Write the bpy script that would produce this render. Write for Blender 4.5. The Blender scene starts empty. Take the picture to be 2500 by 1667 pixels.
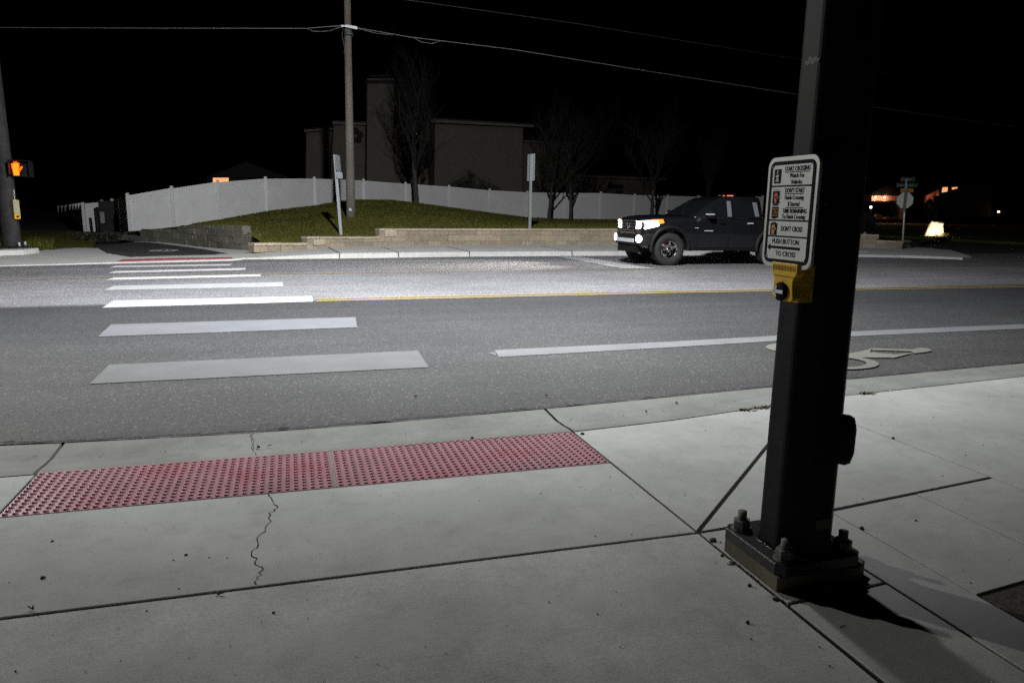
import bpy, math, random
from mathutils import Vector, Matrix
R = math.radians
random.seed(7)
SC = bpy.context.scene
COL = SC.collection

# ------------------------------------------------------------------ camera
EYE = Vector((0.0, 0.0, 1.43))
YAW, PITCH, ROLL, FPX = R(17.1455), R(10.5955), R(-0.8475), 1748.17
FWD = Vector((math.sin(YAW) * math.cos(PITCH), math.cos(YAW) * math.cos(PITCH), -math.sin(PITCH)))
_r = Vector((math.cos(YAW), -math.sin(YAW), 0))
_d = FWD.cross(_r)
RIGHT = _r * math.cos(ROLL) + _d * math.sin(ROLL)
DOWN = -_r * math.sin(ROLL) + _d * math.cos(ROLL)
cam_d = bpy.data.cameras.new('camera')
cam = bpy.data.objects.new('camera', cam_d)
COL.objects.link(cam)
cam.matrix_world = Matrix((
    (RIGHT.x, -DOWN.x, -FWD.x, EYE.x), (RIGHT.y, -DOWN.y, -FWD.y, EYE.y),
    (RIGHT.z, -DOWN.z, -FWD.z, EYE.z), (0, 0, 0, 1)))
cam_d.sensor_fit = 'HORIZONTAL'
cam_d.sensor_width = 36.0
cam_d.lens = 36.0 * FPX / 2500.0
cam_d.clip_start = 0.05
cam_d.clip_end = 2000
SC.camera = cam

# ------------------------------------------------------------------ sky (moonless night)
world = bpy.data.worlds.new('World')
SC.world = world
world.use_nodes = True
wn = world.node_tree
bg = wn.nodes['Background']
sky = wn.nodes.new('ShaderNodeTexSky')
sky.sky_type = 'NISHITA'
sky.sun_disc = False
sky.sun_elevation = R(-6)
sky.sun_rotation = R(200)
wn.links.new(sky.outputs[0], bg.inputs[0])
bg.inputs[1].default_value = 0.004

SC.view_settings.view_transform = 'Standard'
SC.view_settings.look = 'None'
SC.view_settings.exposure = 0.0
SC.view_settings.gamma = 1.0
SC.cycles.max_bounces = 6
SC.cycles.use_denoising = False
SC.cycles.sample_clamp_direct = 12.0
SC.cycles.sample_clamp_indirect = 3.0


# ------------------------------------------------------------------ street lamps (their heads hang above the frame)
def spot(name, loc, aim, watts, angle, blend, color, size):
    l = bpy.data.lights.new(name, 'SPOT')
    l.energy = watts
    l.spot_size = R(angle)
    l.spot_blend = blend
    l.color = color
    l.shadow_soft_size = size
    o = bpy.data.objects.new(name, l)
    COL.objects.link(o)
    o.location = loc
    o.rotation_euler = (Vector(aim) - Vector(loc)).to_track_quat('-Z', 'Y').to_euler()
    return o


spot('street_light', (2.1, 7.9, 8.2), (2.3, 14.6, 0), 13000, 165.0, 1.0, (0.95, 0.975, 1.0), 0.16)
spot('street_light', (-13.0, 22.3, 8.6), (2.0, 2.2, 1.7), 7300, 34, 1.0, (0.99, 0.98, 0.93), 0.16)


# ------------------------------------------------------------------ sight lines: image point -> point of the place
def ray(px, py):
    return FWD + RIGHT * ((px - 1250) / FPX) + DOWN * ((py - 833.5) / FPX)


def on_z(px, py, z=0.0):
    d = ray(px, py)
    return EYE + d * ((z - EYE.z) / d.z)


def on_y(px, py, y):
    d = ray(px, py)
    return EYE + d * (y / d.y)


def on_x(px, py, x):
    d = ray(px, py)
    return EYE + d * (x / d.x)


def at_d(px, py, dep):
    return EYE + ray(px, py) * dep


CROWN = 13.8


def road_z(y):
    return -0.01 * max(0.0, y - CROWN)


def on_road(px, py):
    g = on_z(px, py)
    if g.y < CROWN:
        return g
    d = ray(px, py)
    return EYE + d * ((0.01 * CROWN - EYE.z) / (d.z + 0.01 * d.y))


def lerp(a, b, t):
    return a + (b - a) * t


def table(tab, x):
    if x <= tab[0][0]:
        return tab[0][1]
    for (a, va), (b, vb) in zip(tab, tab[1:]):
        if x <= b:
            return lerp(va, vb, (x - a) / (b - a))
    return tab[-1][1]


# ------------------------------------------------------------------ materials
def new_mat(name):
    m = bpy.data.materials.new(name)
    m.use_nodes = True
    return m, m.node_tree.nodes, m.node_tree.links, m.node_tree.nodes['Principled BSDF']


def noise(n, l, scale, detail=4, rough=0.55, co=None, stretch=None):
    t = n.new('ShaderNodeTexNoise')
    t.inputs['Scale'].default_value = scale
    t.inputs['Detail'].default_value = detail
    t.inputs['Roughness'].default_value = rough
    if co is None:
        co = n.new('ShaderNodeNewGeometry').outputs['Position']
    if stretch:
        mp = n.new('ShaderNodeMapping')
        mp.inputs['Scale'].default_value = stretch
        l.new(co, mp.inputs['Vector'])
        co = mp.outputs['Vector']
    l.new(co, t.inputs['Vector'])
    return t.outputs['Fac']


def ramp(n, l, fac, stops):
    r = n.new('ShaderNodeValToRGB')
    e = r.color_ramp.elements
    while len(e) < len(stops):
        e.new(0.5)
    for el, (p, c) in zip(e, stops):
        el.position = p
        el.color = c if len(c) == 4 else (*c, 1)
    l.new(fac, r.inputs['Fac'])
    return r.outputs['Color']


def mix(n, l, a, b, fac, mode='MIX'):
    m = n.new('ShaderNodeMix')
    m.data_type = 'RGBA'
    m.blend_type = mode
    for v, i in ((fac, 0), (a, 6), (b, 7)):
        if hasattr(v, 'is_output'):
            l.new(v, m.inputs[i])
        else:
            m.inputs[i].default_value = v if i == 0 else ((*v, 1) if len(v) == 3 else v)
    return m.outputs[2]


def bump(n, l, bs, height, strength, dist=0.01):
    b = n.new('ShaderNodeBump')
    b.inputs['Strength'].default_value = strength
    b.inputs['Distance'].default_value = dist
    l.new(height, b.inputs['Height'])
    l.new(b.outputs['Normal'], bs.inputs['Normal'])


def plain(name, c, rough=0.5, metal=0.0, vary=0.12, scale=18.0, bumps=0.0, spec=0.5, coat=0.0):
    m, n, l, b = new_mat(name)
    lo = tuple(max(0, v * (1 - vary)) for v in c)
    hi = tuple(min(1, v * (1 + vary)) for v in c)
    f = noise(n, l, scale, 5)
    l.new(ramp(n, l, f, [(0.3, lo), (0.7, hi)]), b.inputs['Base Color'])
    b.inputs['Roughness'].default_value = rough
    b.inputs['Metallic'].default_value = metal
    b.inputs['Specular IOR Level'].default_value = spec
    if coat:
        b.inputs['Coat Weight'].default_value = coat
        b.inputs['Coat Roughness'].default_value = 0.08
    if bumps:
        bump(n, l, b, noise(n, l, scale * 6, 4), bumps)
    return m


def glow(name, c, strength):
    m, n, l, b = new_mat(name)
    b.inputs['Base Color'].default_value = (*c, 1)
    b.inputs['Emission Color'].default_value = (*c, 1)
    b.inputs['Emission Strength'].default_value = strength
    b.inputs['Roughness'].default_value = 0.3
    return m


def concrete(name, c, streak=(1.5, 14, 1), mott=0.16):
    m, n, l, b = new_mat(name)
    pos = n.new('ShaderNodeNewGeometry').outputs['Position']
    big = noise(n, l, 1.6, 6, 0.6, pos)
    mid = noise(n, l, 9.0, 8, 0.72, pos)
    fine = noise(n, l, 160.0, 3, 0.6, pos)
    brush = noise(n, l, 7.0, 5, 0.65, pos, streak)
    base = ramp(n, l, big, [(0.30, tuple(v * (1 - mott) for v in c)), (0.68, tuple(v * (1 + mott * 0.5) for v in c))])
    g1 = ramp(n, l, mid, [(0.30, (0.72, 0.72, 0.71)), (0.5, (0.97, 0.97, 0.97)), (0.75, (1.06, 1.06, 1.05))])
    g2 = ramp(n, l, fine, [(0.33, (0.70, 0.70, 0.69)), (0.6, (1.08, 1.08, 1.07))])
    g3 = ramp(n, l, brush, [(0.32, (0.86, 0.86, 0.85)), (0.6, (1.03, 1.03, 1.03))])
    v = n.new('ShaderNodeTexVoronoi')
    v.inputs['Scale'].default_value = 5.5
    l.new(pos, v.inputs['Vector'])
    wob = noise(n, l, 30.0, 4, 0.7, pos)
    add = n.new('ShaderNodeMath')
    add.operation = 'MULTIPLY_ADD'
    l.new(wob, add.inputs[0])
    add.inputs[1].default_value = 0.10
    l.new(v.outputs['Distance'], add.inputs[2])
    stain = ramp(n, l, add.outputs[0], [(0.075, (0.62, 0.62, 0.60)), (0.125, (1, 1, 1))])
    o = mix(n, l, base, g1, 0.5, 'MULTIPLY')
    o = mix(n, l, o, g2, 0.8, 'MULTIPLY')
    o = mix(n, l, o, g3, 0.4, 'MULTIPLY')
    o = mix(n, l, o, stain, 0.38, 'MULTIPLY')
    wet = noise(n, l, 3.1, 10, 0.68, pos, (0.6, 1.5, 1))
    o = mix(n, l, o, ramp(n, l, wet, [(0.60, (1, 1, 1)), (0.72, (0.80, 0.795, 0.78))]), 0.8, 'MULTIPLY')
    gum = n.new('ShaderNodeTexVoronoi')
    gum.inputs['Scale'].default_value = 1.9
    gum.inputs['Randomness'].default_value = 1.0
    l.new(pos, gum.inputs['Vector'])
    o = mix(n, l, o, ramp(n, l, gum.outputs['Distance'], [(0.016, (0.45, 0.44, 0.42)), (0.030, (1, 1, 1))]), 0.75, 'MULTIPLY')
    l.new(o, b.inputs['Base Color'])
    b.inputs['Roughness'].default_value = 0.88
    b.inputs['Specular IOR Level'].default_value = 0.25
    s = n.new('ShaderNodeMath')
    s.operation = 'ADD'
    l.new(fine, s.inputs[0])
    l.new(brush, s.inputs[1])
    bump(n, l, b, s.outputs[0], 0.28, 0.003)
    return m


def asphalt_nodes(n, l, c):
    pos = n.new('ShaderNodeNewGeometry').outputs['Position']
    big = noise(n, l, 0.5, 5, 0.6, pos)
    fine = noise(n, l, 95.0, 3, 0.75, pos)
    grit = n.new('ShaderNodeTexVoronoi')
    grit.inputs['Scale'].default_value = 75.0
    l.new(pos, grit.inputs['Vector'])
    rows = noise(n, l, 1.1, 4, 0.6, pos, (0.12, 2.4, 1))
    base = ramp(n, l, big, [(0.3, tuple(v * 0.82 for v in c)), (0.7, tuple(v * 1.15 for v in c))])
    f2 = ramp(n, l, fine, [(0.30, (0.32, 0.32, 0.32)), (0.52, (0.97, 0.97, 0.97)), (0.73, (2.15, 2.15, 2.1))])
    spk = n.new('ShaderNodeSeparateColor')
    l.new(grit.outputs['Color'], spk.inputs[0])
    f3 = ramp(n, l, spk.outputs[0], [(0.0, (0.55, 0.55, 0.55)), (0.8, (1.15, 1.15, 1.15)), (0.965, (1.25, 1.25, 1.25)), (0.988, (2.9, 2.9, 2.8))])
    f4 = ramp(n, l, rows, [(0.3, (0.86, 0.86, 0.86)), (0.7, (1.1, 1.1, 1.1))])
    o = mix(n, l, base, f2, 0.85, 'MULTIPLY')
    o = mix(n, l, o, f3, 0.8, 'MULTIPLY')
    o = mix(n, l, o, f4, 1.0, 'MULTIPLY')
    return pos, fine, o


def asphalt(name, c):
    m, n, l, b = new_mat(name)
    pos, fine, o = asphalt_nodes(n, l, c)
    l.new(o, b.inputs['Base Color'])
    b.inputs['Roughness'].default_value = 0.75
    bump(n, l, b, fine, 0.7, 0.008)
    return m


def road_material():
    """Dark lanes with a paler, finer-chipped surface in the middle turn lane."""
    m, n, l, b = new_mat('road_asphalt')
    pos, fine, dark = asphalt_nodes(n, l, (0.046, 0.0462, 0.0468))
    _, _, pale = asphalt_nodes(n, l, (0.232, 0.228, 0.231))
    sep = n.new('ShaderNodeSeparateXYZ')
    l.new(pos, sep.inputs[0])
    wob = noise(n, l, 0.7, 4, 0.6, pos, (0.3, 1, 1))
    w = n.new('ShaderNodeMath')
    w.operation = 'MULTIPLY_ADD'
    l.new(wob, w.inputs[0])
    w.inputs[1].default_value = 0.35
    l.new(sep.outputs[1], w.inputs[2])
    div = n.new('ShaderNodeMath')
    div.operation = 'DIVIDE'
    l.new(w.outputs[0], div.inputs[0])
    div.inputs[1].default_value = 25.0
    lane = ramp(n, l, div.outputs[0], [(0.448, (0, 0, 0)), (0.459, (1, 1, 1)), (0.615, (1, 1, 1)), (0.65, (0.8, 0.8, 0.8))])
    # grime swept against the gutter, near lane lightened and warmed, tyre-polished bands, a few rubber streaks
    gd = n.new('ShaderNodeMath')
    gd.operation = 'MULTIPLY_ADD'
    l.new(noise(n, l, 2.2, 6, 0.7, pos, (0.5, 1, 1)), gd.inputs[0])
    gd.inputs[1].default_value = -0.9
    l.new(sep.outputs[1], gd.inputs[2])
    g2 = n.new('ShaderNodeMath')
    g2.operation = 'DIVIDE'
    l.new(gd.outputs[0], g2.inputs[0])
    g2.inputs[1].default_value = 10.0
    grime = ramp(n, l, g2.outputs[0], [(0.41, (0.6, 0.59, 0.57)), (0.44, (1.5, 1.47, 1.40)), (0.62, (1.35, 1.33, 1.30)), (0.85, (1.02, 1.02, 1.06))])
    streak = noise(n, l, 1.0, 3, 0.5, pos, (0.9, 9.0, 1))
    rub = ramp(n, l, streak, [(0.70, (1, 1, 1)), (0.78, (0.62, 0.62, 0.62))])
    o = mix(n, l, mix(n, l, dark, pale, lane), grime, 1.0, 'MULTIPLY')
    l.new(mix(n, l, o, rub, 0.8, 'MULTIPLY'), b.inputs['Base Color'])
    b.inputs['Roughness'].default_value = 0.72
    bump(n, l, b, fine, 0.7, 0.008)
    return m


def paint_mat(name, c, wear=0.5):
    m, n, l, b = new_mat(name)
    pos = n.new('ShaderNodeNewGeometry').outputs['Position']
    f = noise(n, l, 60.0, 5, 0.75, pos)
    g = noise(n, l, 2.5, 5, 0.6, pos)
    base = ramp(n, l, f, [(0.28, tuple(v * (1 - wear * 0.55) for v in c)), (0.5, c)])
    gg = ramp(n, l, g, [(0.3, (0.84, 0.84, 0.84)), (0.65, (1, 1, 1))])
    chip = noise(n, l, 26.0, 8, 0.8, pos)
    cm = ramp(n, l, chip, [(0.60 + 0.10 * (1 - wear), (0, 0, 0)), (0.68 + 0.10 * (1 - wear), (1, 1, 1))])
    o = mix(n, l, base, gg, 1.0, 'MULTIPLY')
    l.new(mix(n, l, o, (0.07, 0.07, 0.07), cm), b.inputs['Base Color'])
    b.inputs['Roughness'].default_value = 0.65
    bump(n, l, b, f, 0.4, 0.004)
    return m


def grass_mat(name):
    m, n, l, b = new_mat(name)
    pos = n.new('ShaderNodeNewGeometry').outputs['Position']
    a = noise(n, l, 0.75, 8, 0.75, pos, (0.45, 1, 1))
    c = noise(n, l, 16.0, 5, 0.7, pos)
    base = ramp(n, l, a, [(0.3, (0.080, 0.083, 0.017)), (0.55, (0.135, 0.134, 0.031)), (0.75, (0.22, 0.19, 0.064))])
    v = ramp(n, l, c, [(0.3, (0.35, 0.35, 0.35)), (0.68, (1.45, 1.42, 1.35))])
    l.new(mix(n, l, base, v, 0.8, 'MULTIPLY'), b.inputs['Base Color'])
    b.inputs['Roughness'].default_value = 0.9
    b.inputs['Specular IOR Level'].default_value = 0.1
    bump(n, l, b, c, 0.8, 0.05)
    return m


def attr_mat(name, c, rough=0.9, vary=0.25, scale=14.0, bumps=0.6):
    """Masonry and similar: the colour times each face's own tone."""
    m, n, l, b = new_mat(name)
    pos = n.new('ShaderNodeNewGeometry').outputs['Position']
    at = n.new('ShaderNodeVertexColor')
    at.layer_name = 'tone'
    f = noise(n, l, scale, 7, 0.7, pos)
    g = ramp(n, l, f, [(0.28, (1 - vary * 1.6,) * 3), (0.6, (1 + vary * 0.4,) * 3)])
    o = mix(n, l, c, at.outputs['Color'], 1.0, 'MULTIPLY')
    l.new(mix(n, l, o, g, 1.0, 'MULTIPLY'), b.inputs['Base Color'])
    b.inputs['Roughness'].default_value = rough
    bump(n, l, b, f, bumps, 0.02)
    return m


def wood_mat():
    m, n, l, b = new_mat('weathered_wood')
    pos = n.new('ShaderNodeNewGeometry').outputs['Position']
    f = noise(n, l, 9.0, 7, 0.7, pos, (9, 9, 0.35))
    g = noise(n, l, 0.8, 4, 0.6, pos)
    a = ramp(n, l, f, [(0.3, (0.09, 0.075, 0.06)), (0.55, (0.24, 0.21, 0.18)), (0.75, (0.40, 0.37, 0.33))])
    v = ramp(n, l, g, [(0.3, (0.7, 0.7, 0.7)), (0.7, (1.1, 1.1, 1.1))])
    l.new(mix(n, l, a, v, 1.0, 'MULTIPLY'), b.inputs['Base Color'])
    b.inputs['Roughness'].default_value = 0.9
    bump(n, l, b, f, 0.8, 0.02)
    return m


def tactile_mat():
    m, n, l, b = new_mat('tactile_red')
    tc = n.new('ShaderNodeTexCoord').outputs['Object']
    pos = n.new('ShaderNodeNewGeometry').outputs['Position']
    a = noise(n, l, 2.4, 5, 0.6, pos)
    c = noise(n, l, 55.0, 5, 0.7, pos)
    base = ramp(n, l, a, [(0.30, (0.355, 0.185, 0.205)), (0.52, (0.45, 0.225, 0.25)), (0.72, (0.42, 0.125, 0.15))])
    dirt = ramp(n, l, c, [(0.25, (0.55, 0.52, 0.52)), (0.5, (1, 1, 1))])
    wv = n.new('ShaderNodeTexWave')
    wv.inputs['Scale'].default_value = 52.0
    l.new(tc, wv.inputs['Vector'])
    lines = ramp(n, l, wv.outputs['Fac'], [(0.1, (0.80, 0.8, 0.8)), (0.5, (1, 1, 1))])
    o = mix(n, l, base, dirt, 0.6, 'MULTIPLY')
    l.new(mix(n, l, o, lines, 0.6, 'MULTIPLY'), b.inputs['Base Color'])
    b.inputs['Roughness'].default_value = 0.36
    bump(n, l, b, wv.outputs['Fac'], 0.35, 0.002)
    return m


def pole_paint():
    """Black powder coat with a scuffed band and a ghost of a peeled sticker."""
    m, n, l, b = new_mat('black_pole_paint')
    pos = n.new('ShaderNodeNewGeometry').outputs['Position']
    a = noise(n, l, 7.0, 6, 0.7, pos)
    s = noise(n, l, 60.0, 4, 0.7, pos)
    base = ramp(n, l, a, [(0.35, (0.012, 0.013, 0.014)), (0.7, (0.022, 0.024, 0.026))])
    sp = ramp(n, l, s, [(0.72, (0, 0, 0)), (0.78, (0.04, 0.04, 0.04))])
    o = mix(n, l, base, sp, 1.0, 'ADD')
    l.new(o, b.inputs['Base Color'])
    b.inputs['Roughness'].default_value = 0.55
    b.inputs['Specular IOR Level'].default_value = 0.12
    bump(n, l, b, s, 0.08, 0.002)
    return m


M = dict(
    side=concrete('pavement_concrete', (0.475, 0.48, 0.46)),
    landing=concrete('landing_concrete', (0.56, 0.56, 0.52), (1.5, 12, 1), 0.22),
    gutter=concrete('gutter_concrete', (0.255, 0.257, 0.238), (14, 1.5, 1), 0.25),
    kerb=concrete('kerb_concrete', (0.62, 0.62, 0.60)),
    grout=concrete('grout_concrete', (0.21, 0.195, 0.14), (3, 3, 9), 0.6),
    soil=plain('soil', (0.035, 0.03, 0.024), 0.95, 0, 0.4, 6, 0.5),
    dirt=plain('joint_dirt', (0.012, 0.011, 0.0095), 0.95, 0, 0.5, 40, 0.6),
    road=road_material(),
    trail=asphalt('trail_asphalt', (0.05, 0.05, 0.05)),
    street=asphalt('side_street_asphalt', (0.07, 0.07, 0.068)),
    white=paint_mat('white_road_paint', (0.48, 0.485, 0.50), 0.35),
    worn=paint_mat('worn_white_road_paint', (0.145, 0.146, 0.146), 0.6),  # same white paint darkened, standing in for less light on the nearest bar
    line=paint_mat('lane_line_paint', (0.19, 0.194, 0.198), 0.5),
    fresh=paint_mat('fresh_white_road_paint', (0.80, 0.80, 0.81), 0.25),  # same white paint brightened, light on the far bars put into its colour
    dulled=paint_mat('dulled_white_road_paint', (0.165, 0.17, 0.18), 0.4),  # same white paint toned down to carry lower light on the second bar
    cream=paint_mat('cream_road_paint', (0.20, 0.197, 0.172), 0.5),
    yellow=paint_mat('yellow_road_paint', (0.34, 0.245, 0.092), 0.8),
    yworn=paint_mat('worn_yellow_road_paint', (0.33, 0.25, 0.125), 0.8),
    tactile=tactile_mat(),
    tactile_far=plain('tactile_red_far', (0.36, 0.07, 0.09), 0.6),
    grass=grass_mat('lawn_grass'),
    vinyl=plain('white_vinyl', (0.82, 0.81, 0.805), 0.6, 0, 0.05, 2.0),
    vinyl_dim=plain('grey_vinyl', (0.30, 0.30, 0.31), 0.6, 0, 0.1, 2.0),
    block=attr_mat('retaining_block', (0.335, 0.29, 0.232)),
    block_grey=attr_mat('grey_retaining_block', (0.22, 0.215, 0.18)),
    wood=wood_mat(),
    galv=plain('galvanised_steel', (0.52, 0.53, 0.54), 0.45, 0.35, 0.15, 20),
    post=plain('sign_post_steel', (0.24, 0.25, 0.26), 0.6, 0.2, 0.15, 20),
    cable=plain('pale_cable', (0.36, 0.36, 0.36), 0.6, 0.0),
    cable_dark=plain('dark_cable', (0.12, 0.12, 0.12), 0.5, 0.1),
    pole=pole_paint(),
    pole_grey=plain('dark_grey_paint', (0.035, 0.032, 0.033), 0.7, 0, 0.3, 5, 0, 0.2),
    plate=plain('dusty_plate_paint', (0.022, 0.023, 0.024), 0.34, 0.0, 0.6, 28, 0.25, 0.5),
    weld=plain('glossy_weld', (0.03, 0.03, 0.032), 0.16, 0.3, 0.2, 40, 0, 0.8),
    steel=plain('dull_steel', (0.13, 0.12, 0.112), 0.6, 0.2, 0.3, 40, 0.3),
    signw=plain('sign_white', (0.88, 0.93, 0.92), 0.35, 0, 0.04, 30),
    signedge=plain('sign_aluminium', (0.72, 0.73, 0.72), 0.4, 0.1, 0.05, 30),
    black=plain('sign_black', (0.008, 0.009, 0.010), 0.7, 0, 0.1, 20, 0, 0.1),
    orange=plain('sign_orange', (0.75, 0.10, 0.03), 0.5),
    amber=plain('sign_amber', (0.72, 0.34, 0.06), 0.5),
    yel=plain('button_yellow', (0.95, 0.56, 0.012), 0.38, 0, 0.08, 40),
    chrome=plain('bright_metal', (0.72, 0.72, 0.74), 0.18, 1.0, 0.05),
    sticker=plain('grey_sticker', (0.13, 0.125, 0.115), 0.7),
    stucco=plain('stucco', (0.152, 0.130, 0.105), 0.9, 0, 0.12, 3, 0.4),
    trim=plain('house_trim', (0.17, 0.15, 0.13), 0.7),
    roof=plain('roof_shingle', (0.022, 0.02, 0.019), 0.9, 0, 0.3, 4, 0.5),
    darkglass=plain('dark_window', (0.02, 0.022, 0.025), 0.08),
    bark=plain('bark', (0.07, 0.062, 0.054), 0.9, 0, 0.3, 25, 0.5),
    twig=plain('twig_bark', (0.017, 0.0145, 0.0125), 0.9, 0, 0.3, 25),
    leafdark=plain('shrub_leaf', (0.03, 0.032, 0.018), 0.7, 0, 0.4, 10),
    conifer=plain('conifer_leaf', (0.02, 0.028, 0.016), 0.8, 0, 0.4, 8),
    weed=plain('weed_leaf', (0.09, 0.085, 0.035), 0.8, 0, 0.4, 60),
    pebble=plain('pebble', (0.06, 0.055, 0.05), 0.9, 0, 0.5, 60, 0.4),
    rock=plain('pale_rock', (0.42, 0.38, 0.32), 0.9, 0, 0.3, 6, 0.8),
    paint=plain('truck_paint', (0.009, 0.0095, 0.011), 0.2, 0.0, 0.08, 3, 0, 0.6, 0.8),
    trimblk=plain('truck_black_trim', (0.009, 0.009, 0.0095), 0.6, 0, 0.1, 10, 0, 0.2),
    carglass=plain('truck_glass', (0.008, 0.010, 0.011), 0.04, 0, 0.05, 3, 0, 0.7),
    silver=plain('truck_silver', (0.55, 0.55, 0.60), 0.4, 0.0),  # also stands in for chrome highlights on mirror trim, badges and rear handles
    pillar=plain('pillar_gloss', (0.19, 0.19, 0.225), 0.3, 0.2),  # pale grey paints a light reflection onto the black pillars
    tyre=plain('tyre_rubber', (0.022, 0.0215, 0.0215), 0.8, 0, 0.3, 30, 0.3),
    redbit=plain('red_caliper', (0.42, 0.03, 0.025), 0.4),
    headl=glow('headlight_lens', (1.0, 0.97, 0.90), 14.0),
    fog=glow('fog_light_lens', (1.0, 0.95, 0.93), 16.0),
    ambl=glow('amber_lens', (1.0, 0.17, 0.02), 2.4),
    redl=glow('red_marker', (1.0, 0.16, 0.10), 1.5),
    handl=glow('hand_led', (1.0, 0.085, 0.004), 2.2),
    handh=glow('hand_led_bright', (1.0, 0.33, 0.012), 2.6),
    warmbulb=glow('warm_bulb', (1.0, 0.62, 0.36), 9.0),
    coolbulb=glow('cool_bulb', (0.72, 0.98, 1.0), 7.0),
    litwin=glow('lit_window', (1.0, 0.42, 0.17), 1.1),
    stopback=plain('sign_back_metal', (0.50, 0.52, 0.48), 0.5, 0.2),
    greensign=plain('street_sign_green', (0.006, 0.026, 0.020), 0.8),
    orangesign=plain('block_sign_orange', (0.40, 0.12, 0.012), 0.7),
    dimtext=plain('blade_lettering', (0.22, 0.25, 0.24), 0.7),
    bluegrey=plain('sign_back_blue_grey', (0.52, 0.58, 0.60), 0.4, 0.2),
    vault=plain('vault_lid', (0.085, 0.075, 0.055), 0.8, 0, 0.6, 45, 0.9),
    garage=plain('garage_wall', (0.36, 0.17, 0.12), 0.85),
)


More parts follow.
